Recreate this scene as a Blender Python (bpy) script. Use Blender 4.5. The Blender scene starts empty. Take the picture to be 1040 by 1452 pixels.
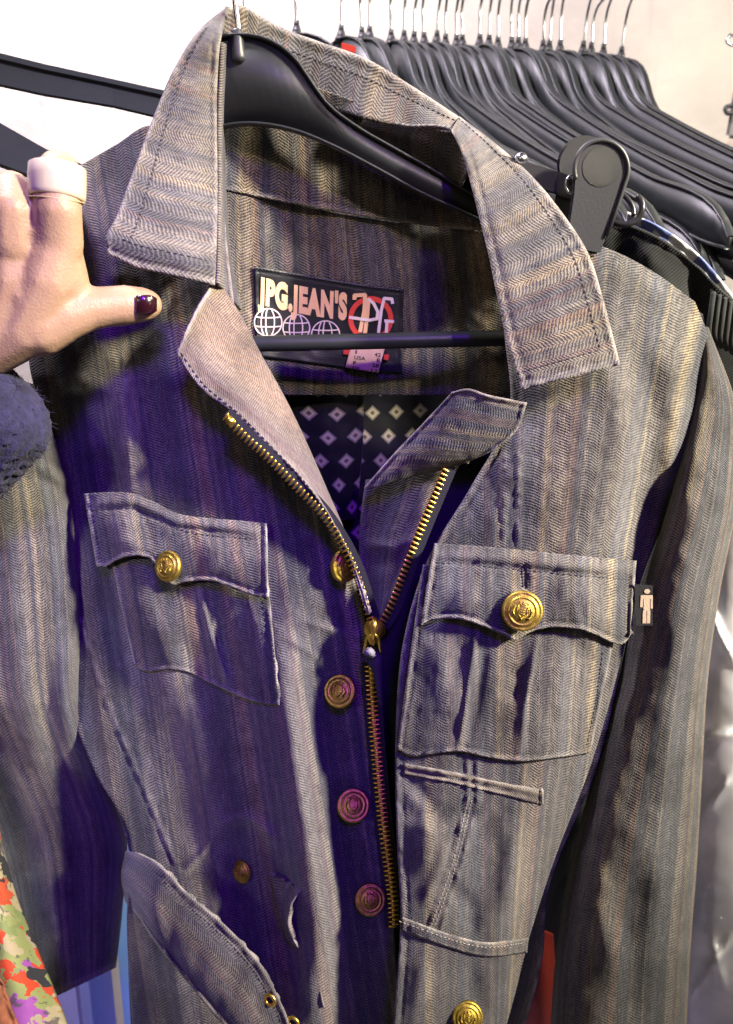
import bpy, bmesh, math, random
import numpy as np
from mathutils import Vector, Matrix
random.seed(7)
R = math.radians
scene = bpy.context.scene
C = scene.collection

# ------------------------------------------------------------------ camera, world, light, exposure
VF, PITCH = R(65.0), R(15.0)
TT, SP, CP = math.tan(VF / 2), math.sin(PITCH), math.cos(PITCH)
CAMZ = 1.5
cd = bpy.data.cameras.new('camera'); cam = bpy.data.objects.new('camera', cd); C.objects.link(cam)
cam.location = (0, 0, CAMZ); cam.rotation_euler = (R(90) - PITCH, 0, 0)
cd.sensor_fit = 'VERTICAL'; cd.angle = VF; cd.clip_start = 0.02; cd.clip_end = 50
cd.dof.use_dof = True; cd.dof.focus_distance = 0.46; cd.dof.aperture_fstop = 7.0
scene.camera = cam
scene.view_settings.view_transform = 'Standard'; scene.view_settings.look = 'None'
scene.view_settings.exposure = 0.0; scene.view_settings.gamma = 1.0
scene.cycles.max_bounces = 6; scene.cycles.caustics_reflective = False; scene.cycles.caustics_refractive = False
w = bpy.data.worlds.new('World'); scene.world = w; w.use_nodes = True
w.node_tree.nodes['Background'].inputs[0].default_value = (0.70, 0.60, 0.56, 1)
w.node_tree.nodes['Background'].inputs[1].default_value = 0.055

def lamp(name, loc, target, power, color, size, spread=None, spot=None, blend=.6):
    l = bpy.data.lights.new(name, 'SPOT' if spot else 'AREA'); l.energy = power; l.color = color
    if spot: l.spot_size = R(spot); l.shadow_soft_size = size; l.spot_blend = blend
    else:
        l.shape = 'DISK'; l.size = size
        if spread: l.spread = R(spread)
    o = bpy.data.objects.new(name, l); C.objects.link(o); o.location = loc
    o.rotation_euler = (Vector(target) - Vector(loc)).to_track_quat('-Z', 'Y').to_euler()
    return o
def VP_(px, py, Y):
    dx = (px - 520) / 726 * TT; dy = (726 - py) / 726 * TT; k = Y / (CP + dy * SP)
    return Vector((dx * k, Y, (-SP + dy * CP) * k + CAMZ))
JC = Vector((0.0, 0.46, CAMZ - 0.12))
lamp('key_spotlight', JC + Vector((2.65, -1.50, 1.75)), VP_(330, 800, .46), 2350, (1.0, .90, .71), .19, spot=18, blend=1.0)
lamp('violet_spotlight', JC + Vector((.18, -1.25, 1.05)), JC + Vector((-.130, 0, -.05)), 150, (.17, .006, 1.0), .14, spot=21, blend=.85)
lamp('yellow_lamp', JC + Vector((1.6, -.75, .15)), JC, 4, (1.0, .85, .35), .10, spot=60)
lamp('lilac_fill_light', JC + Vector((-.75, -1.55, .75)), VP_(22, 900, .46), 170, (.90, .80, .98), .10, spot=9, blend=1.0)  # added fill to brighten the left sleeve, no known source
lamp('warm_fill_light', JC + Vector((-.9, -1.9, 1.0)), JC, 17, (1.0, .80, .52), .25, spot=60)  # weak fill added to warm the shadows and the metal parts
lamp('neck_fill_light', JC + Vector((.75, -1.9, 1.25)), VP_(455, 415, .545), 190, (1.0, .82, .58), .07, spot=5.6, blend=.6)  # narrow spot added just to light the neck label
lamp('wall_fill_light', (-.45, .62, CAMZ + 1.0), (-.25, 1.30, CAMZ + .12), 40, (.97, .86, 1.0), .30)  # unseen lamp added to brighten the wall
lamp('rack_fill_light', (.98, .47, CAMZ + .62), (.50, 1.10, CAMZ - .02), 16, (1.0, .93, .74), .22)  # added warm fill for the right wall, hangers and plastic film
lamp('low_fill_light', (-.52, .58, CAMZ - .30), (-.27, .74, CAMZ - .55), 2.2, (.92, .92, 1.0), .10)  # added to brighten the bags

def P(px, py, Y):
    dx = (px - 520) / 726 * TT; dy = (726 - py) / 726 * TT
    d = np.array([dx, CP + dy * SP, -SP + dy * CP]); d = d * (Y / d[1])
    return (d[0], d[1], d[2] + CAMZ)
def PA(G):
    dx = (G[..., 0] - 520) / 726 * TT; dy = (726 - G[..., 1]) / 726 * TT
    y = CP + dy * SP; s = G[..., 2] / y
    return np.stack([dx * s, G[..., 2], (-SP + dy * CP) * s + CAMZ], -1)
def VP(px, py, Y): return Vector(P(px, py, Y))
def mpp(py, Y):   # metres per pixel there
    return Y / (CP + (726 - py) / 726 * TT * SP) * TT / 726

# ------------------------------------------------------------------ node helpers / materials
class N:
    def __init__(s, name):
        s.m = bpy.data.materials.new(name); s.m.use_nodes = True
        s.t = s.m.node_tree; s.b = s.t.nodes['Principled BSDF']
    def n(s, typ, **k):
        x = s.t.nodes.new(typ)
        for a, v in k.items(): setattr(x, a, v)
        return x
    def put(s, sock, v):
        if isinstance(v, bpy.types.NodeSocket): s.t.links.new(v, sock)
        elif v is not None: sock.default_value = v
    def m_(s, op, a, b=None, c=None):
        x = s.n('ShaderNodeMath', operation=op)
        for i, v in enumerate((a, b, c)): s.put(x.inputs[i], v)
        return x.outputs[0]
    def mix(s, f, a, b, blend='MIX'):
        x = s.n('ShaderNodeMix', data_type='RGBA', blend_type=blend)
        s.put(x.inputs[0], f)
        for i, v in ((6, a), (7, b)):
            if isinstance(v, tuple) and len(v) == 3: v = v + (1,)
            s.put(x.inputs[i], v)
        return x.outputs[2]
    def ramp(s, f, stops, interp='LINEAR'):
        x = s.n('ShaderNodeValToRGB'); s.put(x.inputs[0], f); e = x.color_ramp; e.interpolation = interp
        while len(e.elements) < len(stops): e.elements.new(1)
        for el, (p, c) in zip(e.elements, stops):
            el.position = p; el.color = c + (1,) if len(c) == 3 else c
        return x.outputs[0]
    def noise(s, vec, scale, detail=2, rough=.5, dims='3D', w=None):
        x = s.n('ShaderNodeTexNoise', noise_dimensions=dims)
        if vec is not None: s.put(x.inputs['Vector'], vec)
        if w is not None: s.put(x.inputs['W'], w)
        x.inputs['Scale'].default_value = scale; x.inputs['Detail'].default_value = detail; x.inputs['Roughness'].default_value = rough
        return x.outputs[0]
    def obj(s): return s.n('ShaderNodeTexCoord').outputs['Object']
    def set(s, **k):
        for a, v in k.items():
            sock = s.b.inputs[a.replace('_', ' ')]
            if isinstance(v, tuple) and len(v) == 3 and sock.type == 'RGBA': v = v + (1,)
            s.put(sock, v)
        return s
    def bump(s, h, strength=.3, dist=.0005):
        x = s.n('ShaderNodeBump'); x.inputs['Strength'].default_value = strength; x.inputs['Distance'].default_value = dist
        s.put(x.inputs['Height'], h); s.t.links.new(x.outputs[0], s.b.inputs['Normal']); return s

def plain(name, col, rough=.5, metal=0, nscale=0, namp=.2, bump=0, bscale=400, **k):
    a = N(name); c = col + (1,)
    if nscale:
        f = a.noise(a.obj(), nscale, 3)
        c = a.mix(f, tuple(x * (1 - namp) for x in col), tuple(min(1, x * (1 + namp)) for x in col))
    a.set(Base_Color=c, Roughness=rough, Metallic=metal, **k)
    if bump: a.bump(a.noise(a.obj(), bscale, 2), bump, .0006)
    return a.m

def herringbone(name, stops, dark=(.022, .022, .030), colw=.0066, per=.00158, contrast=1.0, red=.92, seed=0., gain=1.0, wearcol=(.43, .39, .35)):
    a = N(name)
    uv = a.n('ShaderNodeUVMap', uv_map='UVMap').outputs[0]
    sx = a.n('ShaderNodeSeparateXYZ'); a.put(sx.inputs[0], uv); u, v = sx.outputs[0], sx.outputs[1]
    wob = a.noise(uv, 55, 2)
    u2 = a.m_('ADD', u, a.m_('MULTIPLY', a.m_('SUBTRACT', wob, .5), .0007))
    u2 = a.m_('ADD', u2, a.m_('MULTIPLY', a.noise(None, 1.0, 1, .5, '1D', a.m_('ADD', a.m_('MULTIPLY', u, 95), seed+5)), .006))
    c = a.m_('DIVIDE', u2, colw)
    wn = a.n('ShaderNodeTexWhiteNoise', noise_dimensions='1D'); a.put(wn.inputs['W'], a.m_('ADD', a.m_('FLOOR', c), seed))
    tri = a.m_('PINGPONG', c, 1.0)
    ph = a.m_('ADD', a.m_('DIVIDE', v, per), a.m_('ADD', a.m_('MULTIPLY', tri, 2.3), a.m_('MULTIPLY', wn.outputs[0], .9)))
    thr = a.noise(uv, 1000, 2)
    ph = a.m_('ADD', ph, a.m_('MULTIPLY', thr, .95))
    line = a.m_('ADD', a.m_('MULTIPLY', a.m_('SINE', a.m_('MULTIPLY', ph, 6.2832)), .5), .5)
    # slubs: threads running along v
    st = a.n('ShaderNodeCombineXYZ'); a.put(st.inputs[0], a.m_('MULTIPLY', u, 1400)); a.put(st.inputs[1], a.m_('MULTIPLY', v, 90)); st.inputs[2].default_value = seed
    slub = a.noise(st.outputs[0], 1.0, 2, .6)
    base = a.noise(None, 1.0, 2, .55, '1D', a.m_('ADD', a.m_('MULTIPLY', u, 44), seed))
    base = a.m_('ADD', a.m_('MULTIPLY', base, .88), a.m_('MULTIPLY', wn.outputs[0], .12))
    lightc = a.ramp(base, stops)
    wn2 = a.n('ShaderNodeTexWhiteNoise', noise_dimensions='1D'); a.put(wn2.inputs['W'], a.m_('ADD', a.m_('FLOOR', a.m_('MULTIPLY', c, 2.0)), seed + 3.3))
    isred = a.m_('MULTIPLY', a.m_('GREATER_THAN', wn2.outputs[0], red), .22)
    lightc = a.mix(isred, lightc, (.26, .06, .06))
    f = a.m_('MULTIPLY', a.m_('ADD', a.m_('MULTIPLY', line, .72), a.m_('MULTIPLY', slub, .62)), 1.0)
    f = a.m_('SUBTRACT', f, .17)
    f = a.n('ShaderNodeClamp'); 
    fin = a.m_('SUBTRACT', a.m_('ADD', a.m_('MULTIPLY', a.m_('POWER', line, 1.25), .78), a.m_('MULTIPLY', slub, 1.0)), .42)
    a.put(f.inputs[0], a.m_('MULTIPLY', fin, contrast))
    col = a.mix(f.outputs[0], dark, lightc)
    big = a.noise(uv, 34, 4, .62)
    fade = a.ramp(big, [(.28, (.50,) * 3), (.55, (1,) * 3), (.74, (1.0,) * 3)])
    band = a.noise(None, 1.0, 1, .5, '1D', a.m_('ADD', a.m_('MULTIPLY', u, 18), seed*2+1))
    bandc = a.ramp(band, [(.30, (.50, .53, .60)), (.41, (.95, .95, .95)), (.48, (.60, .62, .68)), (.57, (1.10, 1.04, .92)), (.64, (.82, .82, .82)), (.74, (.56, .58, .64))])
    col = a.mix(1.0, col, bandc, 'MULTIPLY')
    col = a.mix(1.0, col, fade, 'MULTIPLY')
    # white flecks of worn cotton
    fl = a.ramp(a.noise(st.outputs[0], 2.2, 1, .5), [(.66, (0,) * 3), (.80, (1,) * 3)])
    col = a.mix(a.m_('MULTIPLY', fl, .30), col, (.55, .50, .46))
    at = a.n('ShaderNodeAttribute', attribute_name='wear')
    wv = a.m_('MULTIPLY', at.outputs['Fac'], a.m_('ADD', a.m_('MULTIPLY', slub, 1.2), .1))
    col = a.mix(a.m_('MINIMUM', wv, .85), col, wearcol)
    a.set(Base_Color=col, Roughness=.88, Sheen_Weight=.12, Sheen_Roughness=.5)
    a.b.inputs['Specular IOR Level'].default_value = .2
    a.bump(a.m_('ADD', a.m_('ADD', line, slub), a.m_('MULTIPLY', thr, .6)), .55, .0006)
    return a.m
ST = [(.26, (.085, .090, .105)), (.36, (.21, .20, .195)), (.42, (.32, .27, .205)), (.47, (.165, .166, .18)), (.51, (.115, .12, .135)), (.56, (.235, .215, .19)), (.61, (.38, .31, .20)), (.67, (.18, .17, .165)), (.76, (.31, .265, .215))]
M_F = herringbone('herringbone_denim', ST)
M_S = herringbone('herringbone_denim_sleeve', ST, seed=8.7, red=.9)
M_C = herringbone('herringbone_denim_collar', [(.25, (.12, .12, .135)), (.42, (.245, .22, .19)), (.5, (.155, .152, .16)), (.62, (.30, .245, .18)), (.8, (.20, .185, .18))], dark=(.036, .034, .042), seed=21.4, red=.88)
M_L = herringbone('twill_facing', [(.3, (.22, .17, .145)), (.5, (.27, .21, .175)), (.62, (.23, .18, .155)), (.8, (.29, .24, .205))], dark=(.06, .045, .045), colw=.0125, per=.0014, red=.97, seed=3.1)
M_Y = herringbone('herringbone_denim_yoke', ST, seed=14.2, red=.9)
M_STITCH = plain('dark_stitch_thread', (.022, .022, .034), .8)
M_STITCH2 = plain('pale_stitch_thread', (.30, .26, .23), .8)
M_BLACKPL = plain('black_moulded_plastic', (.034, .035, .040), .42, bump=.12, bscale=700)
M_BLACKPL2 = plain('black_hanger_plastic', (.015, .018, .020), .46, nscale=50, namp=.5, bump=.12, bscale=300)
M_STEEL = plain('hook_steel', (.62, .63, .68), .24, 1.0)
M_BRASS = plain('aged_brass', (.44, .32, .06), .48, 1.0, nscale=300, namp=.45, bump=.25, bscale=900)
M_GOLD = plain('zip_gold', (.86, .58, .10), .34, 1.0, nscale=300, namp=.15)
M_TAPE = plain('zip_tape', (.012, .012, .022), .85, bump=.5, bscale=1500)

# ------------------------------------------------------------------ object helpers
def link(o, parent=None):
    C.objects.link(o)
    if parent: o.parent = parent
    return o
def tag(o, label, cat, group=None):
    o['label'] = label; o['category'] = cat
    if group: o['group'] = group
    return o
def thing(name, label, cat, group=None):
    return tag(link(bpy.data.objects.new(name, None)), label, cat, group)
def mk(name, verts, faces, mat, parent=None, smooth=True, uv=None, wear=None, kind=None):
    me = bpy.data.meshes.new(name)
    me.from_pydata([tuple(map(float, v)) for v in verts], [], faces); me.update()
    if mat: me.materials.append(mat)
    if smooth: me.polygons.foreach_set('use_smooth', [True] * len(me.polygons))
    if uv is not None:
        l = me.uv_layers.new(name='UVMap'); idx = np.zeros(len(me.loops), dtype=np.int32)
        me.loops.foreach_get('vertex_index', idx); l.data.foreach_set('uv', np.asarray(uv, dtype=np.float32)[idx].ravel())
    if wear is not None:
        at = me.attributes.new('wear', 'FLOAT', 'POINT'); at.data.foreach_set('value', np.asarray(wear, dtype=np.float32).ravel())
    o = link(bpy.data.objects.new(name, me), parent)
    if kind: o['kind'] = kind
    return o
def from_bm(name, bm, mat, parent=None, smooth=True, kind=None):
    me = bpy.data.meshes.new(name); bm.to_mesh(me); bm.free()
    if mat: me.materials.append(mat)
    if smooth: me.polygons.foreach_set('use_smooth', [True] * len(me.polygons))
    o = link(bpy.data.objects.new(name, me), parent)
    if kind: o['kind'] = kind
    return o
def bake(o):
    """apply modifiers without operators"""
    dg = bpy.context.evaluated_depsgraph_get(); dg.update()
    me = bpy.data.meshes.new_from_object(o.evaluated_get(dg)); o.modifiers.clear(); o.data = me
    return o

def cr(pts, n, lin=False):
    p = np.asarray(pts, float)
    d = np.r_[0, np.cumsum(np.maximum(np.hypot(*(np.diff(p[:, :2], axis=0).T)), 1e-6))]
    t = np.linspace(0, d[-1], n)
    if lin or len(p) < 3:
        return np.stack([np.interp(t, d, p[:, k]) for k in range(p.shape[1])], -1)
    m = np.zeros_like(p); h = np.diff(d)[:, None]; s = np.diff(p, axis=0) / h
    m[1:-1] = (s[:-1] * h[1:] + s[1:] * h[:-1]) / (h[1:] + h[:-1]); m[0] = s[0]; m[-1] = s[-1]
    i = np.clip(np.searchsorted(d, t, side='right') - 1, 0, len(d) - 2)
    hh = h[i]; x = ((t - d[i])[:, None]) / hh
    return (2*x**3-3*x**2+1)*p[i] + (x**3-2*x**2+x)*hh*m[i] + (-2*x**3+3*x**2)*p[i+1] + (x**3-x**2)*hh*m[i+1]
def vnoise(x, y, seed=0):
    def hsh(i, j):
        n = (i.astype(np.int64) * 374761393 + j.astype(np.int64) * 668265263 + int(seed) * 69069) & 0xffffffff
        n = ((n ^ (n >> 13)) * 1274126177) & 0xffffffff
        return ((n ^ (n >> 16)) & 0xffff) / 65535.0
    i, j = np.floor(x), np.floor(y); fx, fy = x - i, y - j
    fx = fx*fx*fx*(fx*(fx*6-15)+10); fy = fy*fy*fy*(fy*(fy*6-15)+10)
    return ((hsh(i, j)*(1-fx)+hsh(i+1, j)*fx)*(1-fy)+(hsh(i, j+1)*(1-fx)+hsh(i+1, j+1)*fx)*fy) * 2 - 1
def dist_poly(X, Y, poly):
    best = np.full(X.shape, 1e9); side = np.zeros(X.shape); al = np.zeros(X.shape); acc = 0
    for (x0, y0), (x1, y1) in zip(poly[:-1], poly[1:]):
        dx, dy = x1-x0, y1-y0; L2 = dx*dx+dy*dy; L = math.sqrt(L2)
        t = np.clip(((X-x0)*dx+(Y-y0)*dy)/L2, 0, 1); d = np.hypot(X-x0-t*dx, Y-y0-t*dy)
        q = d < best; best = np.where(q, d, best); side = np.where(q, np.sign((X-x0)*dy-(Y-y0)*dx), side); al = np.where(q, acc+t*L, al); acc += L
    return best, side, al
MM = .0004
class Cloth: pass
def cloth(name, rows, mat, parent, uv=None, swap=False, edges='lrtb', eh=.0011, ew=8, folds=(), seams=(), noise=.0014, ns=70, res=2.7, thick=.0018,
          wear=.55, seed=1, lin_rows=False, lin_cols=False, uv0=(0, 0), rim=True, nu=None, nv=None):
    W = np.mean([np.hypot(*np.diff(np.asarray(r, float)[:, :2], axis=0).T).sum() for r in rows])
    H = np.mean([sum(math.dist(rows[k][j if j == 0 else -1][:2], rows[k+1][j if j == 0 else -1][:2]) for k in range(len(rows)-1)) for j in (0, 1)])
    nu = nu or max(6, int(W/res)); nv = nv or max(6, int(H/res))
    A = np.stack([cr(r, nu, lin_rows) for r in rows])
    G = np.stack([cr(A[:, j], nv, lin_cols) for j in range(nu)], 1)      # nv,nu,3
    X, Yp = G[..., 0], G[..., 1]
    su = np.concatenate([np.zeros((nv, 1)), np.cumsum(np.hypot(np.diff(X, axis=1), np.diff(Yp, axis=1)), 1)], 1)
    sv = np.concatenate([np.zeros((1, nu)), np.cumsum(np.hypot(np.diff(X, axis=0), np.diff(Yp, axis=0)), 0)], 0)
    D = {'l': su, 'r': su[:, -1:]-su, 't': sv, 'b': sv[-1:]-sv}
    dY = np.zeros_like(X); wr = np.zeros_like(X)
    dY += noise*(vnoise(X/ns, Yp/ns/1.6, seed)*.7 + vnoise(X/ns*2.3+9, Yp/ns*1.5, seed+5)*.33)
    dY += .00030*vnoise(X/14, Yp/14, seed+2)
    for e in edges:
        d = D[e]; a = su if e in 'tb' else sv
        pk = .75 + .55*vnoise(a/9., d/14., seed+11)
        dY += -eh*np.exp(-((d-ew*.45)/(ew*.5))**2)*pk + eh*.75*np.exp(-((d-ew*1.35)/(ew*.32))**2)*pk
        wr = np.maximum(wr, np.exp(-(d/(ew*.55))**2)*wear*(.7+.6*vnoise(a/16., d/6, seed+3)))
        wr = np.maximum(wr, .35*wear*np.exp(-((d-ew*.6)/(ew*.6))**2)*np.clip(vnoise(a/6., d/9, seed+4), 0, 1))
    for f in folds:                      # (poly, amplitude toward the viewer, width px [, asym])
        d, sd, al = dist_poly(X, Yp, f[0]); L = sum(math.dist(a_, b_) for a_, b_ in zip(f[0][:-1], f[0][1:]))
        wd = f[2]
        if len(f) > 3: wd = np.where(sd > 0, f[2], f[3])
        tp = np.clip(np.minimum(al, L-al)/(L*.22+1), 0, 1); tp = .25+.75*tp if f[1] > 0 else .25+.75*tp
        g = np.exp(-(d/wd)**2); dY -= f[1]*g*tp
        if f[1] > 0: wr = np.maximum(wr, .22*wear*g*np.clip(f[1]/.004, 0, 1))
    for s_ in seams:                     # a ridge with a groove beside it
        d, sd, al = dist_poly(X, Yp, s_); sgn = d*sd
        pk = .7+.6*vnoise(al/8., al*0+3, seed+6)
        dY += -.0012*np.exp(-((sgn-3.5)/4.)**2)*pk + .0008*np.exp(-((sgn+2.5)/2.6)**2)*pk
        wr = np.maximum(wr, .5*wear*np.exp(-((sgn-3)/3.)**2)*(.6+.7*vnoise(al/9, al*0, seed+8)))
    G = G.copy(); G[..., 2] += dY
    V = PA(G)
    if uv is not None: U = uv(X, Yp, su, sv)
    else:
        uu = np.linspace(0, W, nu)[None, :]+np.zeros((nv, 1)); vv = np.linspace(0, H, nv)[:, None]+np.zeros((1, nu))
        U = (uu, vv) if not swap else (vv, uu)
    U = np.stack([U[0]*MM+uv0[0], U[1]*MM+uv0[1]], -1)
    idx = np.arange(nv*nu).reshape(nv, nu)
    a, b, c_, d_ = idx[:-1, :-1], idx[:-1, 1:], idx[1:, 1:], idx[1:, :-1]
    F = np.stack([a, d_, c_, b], -1).reshape(-1, 4)
    e1 = V[1:, :-1]-V[:-1, :-1]; e2 = V[:-1, 1:]-V[:-1, :-1]
    nrm = np.cross(e1, e2).mean((0, 1))
    if nrm[1] > 0: F = F[:, ::-1]
    o = mk(name, V.reshape(-1, 3), F.tolist(), mat, parent, True, U.reshape(-1, 2), np.clip(wr, 0, 1))
    if thick:
        s = o.modifiers.new('thickness', 'SOLIDIFY'); s.thickness = thick; s.offset = -1; s.use_even_offset = False
    o_ = Cloth(); o_.o = o; o_.G = G; o_.V = V
    return o_
def yat(cl, px, py):
    d = (cl.G[..., 0]-px)**2+(cl.G[..., 1]-py)**2; return float(cl.G[..., 2].ravel()[d.argmin()])

def dashes(name, paths, parent, mat=None, dash=.0021, gap=.0012, r=.00033):
    """running stitches: each dash a little hexagonal thread"""
    vs, fs = [], []
    for pth in paths:
        p = np.asarray(pth, float); d = np.r_[0, np.cumsum(np.linalg.norm(np.diff(p, axis=0), axis=1))]
        t = 0
        while t+dash < d[-1]:
            q = [np.array([np.interp(t+dash*f, d, p[:, k]) for k in range(3)]) for f in (0, .5, 1)]
            ax = q[2]-q[0]; ax /= np.linalg.norm(ax)+1e-9
            s1 = np.cross(ax, (0, 1, 0)); s1 /= np.linalg.norm(s1)+1e-9; s2 = np.cross(ax, s1)
            o = len(vs)
            for k, c in enumerate(q):
                rr = r*(1.0 if k == 1 else .5); lift = np.array([0, -.0003 if k == 1 else .0001, 0])
                for z in range(5):
                    an = z*2*math.pi/5; vs.append(c+lift+rr*(math.cos(an)*s1*1.3+math.sin(an)*s2))
            for k in range(2):
                for z in range(5): fs.append((o+k*5+z, o+k*5+(z+1) % 5, o+k*5+5+(z+1) % 5, o+k*5+5+z))
            t += dash+gap*random.uniform(.8, 1.25)
    return mk(name, vs, fs, mat or M_STITCH, parent, kind='stuff')
def gpath(cl, pts, off=-.0004, step=4):
    """a stitched line over a cloth from pixel polyline"""
    p = cr(pts, max(3, int(sum(math.dist(a, b) for a, b in zip(pts[:-1], pts[1:]))/step)), len(pts) < 3)
    return [P(x, y, yat(cl, x, y)+off) for x, y in p]

def tube(name, pts, r, mat, parent=None, n=8, caps=True, rfun=None, smooth=True):
    p = [Vector(q) for q in pts]; vs, fs = [], []; up = None
    for i, q in enumerate(p):
        tg = (p[min(i+1, len(p)-1)]-p[max(i-1, 0)]).normalized()
        if up is None: up = tg.orthogonal().normalized()
        up = (up-tg*up.dot(tg)).normalized(); sd = tg.cross(up)
        rr = rfun(i/(len(p)-1)) if rfun else r
        for k in range(n):
            a = 2*math.pi*k/n; vs.append(q+rr*(math.cos(a)*up+math.sin(a)*sd))
    for i in range(len(p)-1):
        for k in range(n): fs.append((i*n+k, i*n+(k+1) % n, (i+1)*n+(k+1) % n, (i+1)*n+k))
    if caps: fs.append(tuple(range(n))[::-1]); fs.append(tuple((len(p)-1)*n+k for k in range(n)))
    return mk(name, vs, fs, mat, parent, smooth)
def smoothpts(pts, n):
    p = np.asarray(pts, float); d = np.r_[0, np.cumsum(np.linalg.norm(np.diff(p, axis=0), axis=1))]; m = np.gradient(p, d, axis=0)
    t = np.linspace(0, d[-1], n); i = np.clip(np.searchsorted(d, t, side='right')-1, 0, len(d)-2); h = np.diff(d)[i][:, None]; x = (t-d[i])[:, None]/h
    return (2*x**3-3*x**2+1)*p[i]+(x**3-2*x**2+x)*h*m[i]+(-2*x**3+3*x**2)*p[i+1]+(x**3-x**2)*h*m[i+1]
def frame(o, loc, normal, up=(0, 0, 1)):
    z = Vector(normal).normalized(); x = Vector(up).cross(z).normalized(); y = z.cross(x)
    M = Matrix((x, y, z)).transposed().to_4x4(); M.translation = Vector(loc); o.matrix_world = M
    return o
def box_bm(bm, c, s, rot=None, bev=0):
    r = bmesh.ops.create_cube(bm, size=1.0); vs = r['verts']
    for v in vs:
        q = Vector((v.co.x*s[0], v.co.y*s[1], v.co.z*s[2])); v.co = (rot @ q if rot else q)+Vector(c)
    if bev: bmesh.ops.bevel(bm, geom=list({e for v in vs for e in v.link_edges}), offset=bev, segments=2, affect='EDGES')

# ------------------------------------------------------------------ room: wall and floor
a = N('painted_plaster'); ob = a.obj()
sx = a.n('ShaderNodeSeparateXYZ'); a.put(sx.inputs[0], ob)
blot = a.noise(ob, 3.2, 5, .6); grain = a.noise(ob, 60, 4, .6)
blotr = a.ramp(blot, [(.34, (0,) * 3), (.66, (1,) * 3)])
colr = a.mix(blotr, (.54, .505, .42), (.38, .345, .31))
scr = a.n('ShaderNodeMapping'); scr.inputs['Scale'].default_value = (38, 1, 4); a.put(scr.inputs[0], ob)
scf = a.ramp(a.noise(scr.outputs[0], 1.0, 3, .6), [(.62, (0,) * 3), (.72, (1,) * 3)])
colr = a.mix(a.m_('MULTIPLY', scf, .45), colr, (.36, .28, .29))
spk = a.ramp(a.noise(ob, 140, 2), [(.68, (0,) * 3), (.74, (1,) * 3)])
colr = a.mix(a.m_('MULTIPLY', spk, .25), colr, (.5, .42, .42))
a.set(Base_Color=colr, Roughness=.75); a.bump(a.m_('ADD', grain, a.m_('MULTIPLY', blot, 2)), .5, .003)
WY = 1.32
wallo = mk('back_wall', [(-2, WY, 0), (2.4, WY, 0), (2.4, WY, 2.8), (-2, WY, 2.8), (-2, WY+.1, 0), (2.4, WY+.1, 0), (2.4, WY+.1, 2.8), (-2, WY+.1, 2.8)],
           [(0, 1, 2, 3), (5, 4, 7, 6), (3, 2, 6, 7), (1, 5, 6, 2), (4, 0, 3, 7)], a.m, smooth=False); wallo['kind'] = 'structure'
fl = plain('pale_floor', (.42, .40, .58), .4, nscale=4, namp=.2)
flo = mk('floor', [(-2, -1, 0), (2.4, -1, 0), (2.4, WY, 0), (-2, WY, 0)], [(0, 1, 2, 3)], fl, smooth=False); flo['kind'] = 'structure'

# ------------------------------------------------------------------ hangers
PROF_U = [(0, 0), (.012, .002), (.022, .006), (.032, .013), (.042, .026), (.050, .038), (.066, .052), (.088, .0645), (.110, .0765), (.130, .087), (.170, .107), (.225, .133), (.290, .166), (.296, .175)]
PROF_L = [(0, .052), (.020, .053), (.040, .060), (.060, .072), (.088, .087), (.130, .107), (.170, .125), (.225, .150), (.286, .178), (.294, .180)]
def hanger_mesh(name, sc=1.0, tk=.0032, ribr=.0025):
    """body of a moulded hanger in its own plane (x along the arms, z up): web plate with a rounded rim above and below"""
    u = np.array(PROF_U)*sc; l = np.array(PROF_L)*sc
    u = smoothpts(u, 34); l = smoothpts(l, 34)
    u = np.r_[(u*[-1, 1])[::-1][:-1], u]; l = np.r_[(l*[-1, 1])[::-1][:-1], l]
    vs, fs = [], []; n = len(u)
    for y in (-tk/2, tk/2):
        for q in (u, l): vs += [(x, y, -z) for x, z in q]
    for i in range(n-1):
        fs += [(i, n+i, n+i+1, i+1), (2*n+i, 2*n+i+1, 3*n+i+1, 3*n+i), (i, i+1, 2*n+i+1, 2*n+i), (n+i, 3*n+i, 3*n+i+1, n+i+1)]
    fs += [(0, 2*n, 3*n, n), (n-1, 2*n-1, 4*n-1, 3*n-1)]
    def rim(q, rx):
        o = len(vs); K = 8
        for i in range(n):
            a_ = q[min(i+1, n-1)]-q[max(i-1, 0)]; a_ = a_/np.linalg.norm(a_); nx, nz = -a_[1], a_[0]
            for k in range(K):
                an = 2*math.pi*k/K; h, d = math.cos(an)*ribr*.62, math.sin(an)*rx
                vs.append((q[i, 0]+nx*h, d, -(q[i, 1]+nz*h)))
        for i in range(n-1):
            for k in range(K): fs.append((o+i*K+k, o+i*K+(k+1) % K, o+(i+1)*K+(k+1) % K, o+(i+1)*K+k))
        fs.append(tuple(o+k for k in range(K))); fs.append(tuple(o+(n-1)*K+k for k in range(K))[::-1])
    rim(u, tk*1.25); rim(l, tk*1.05)
    me = bpy.data.meshes.new(name); me.from_pydata(vs, [], fs); me.materials.append(M_BLACKPL2); me.polygons.foreach_set('use_smooth', [True]*len(fs)); me.update()
    return me
def add_mesh(me_name, builder):
    o = builder(); me = o.data; bpy.data.objects.remove(o); return me
def hook_pts(sc=1.0):
    pts = [(0, 0, -.004), (0, 0, .012), (0, 0, .026)]
    cx, cz, r = .0, .058, .021
    for k in range(0, 15):
        an = R(-62+k*18); 
        pts.append((cx+r*math.cos(an)*1.0, 0, cz+r*math.sin(an)))
    pts[3:3] = [(.003, 0, .034)]
    return smoothpts(np.array(pts)*sc, 40)
SC = 1.31
me_body = hanger_mesh('hanger_body', SC)
me_hook = add_mesh('hook', lambda: tube('hook', hook_pts(1.25), .00165, M_STEEL, None, 8))
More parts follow.
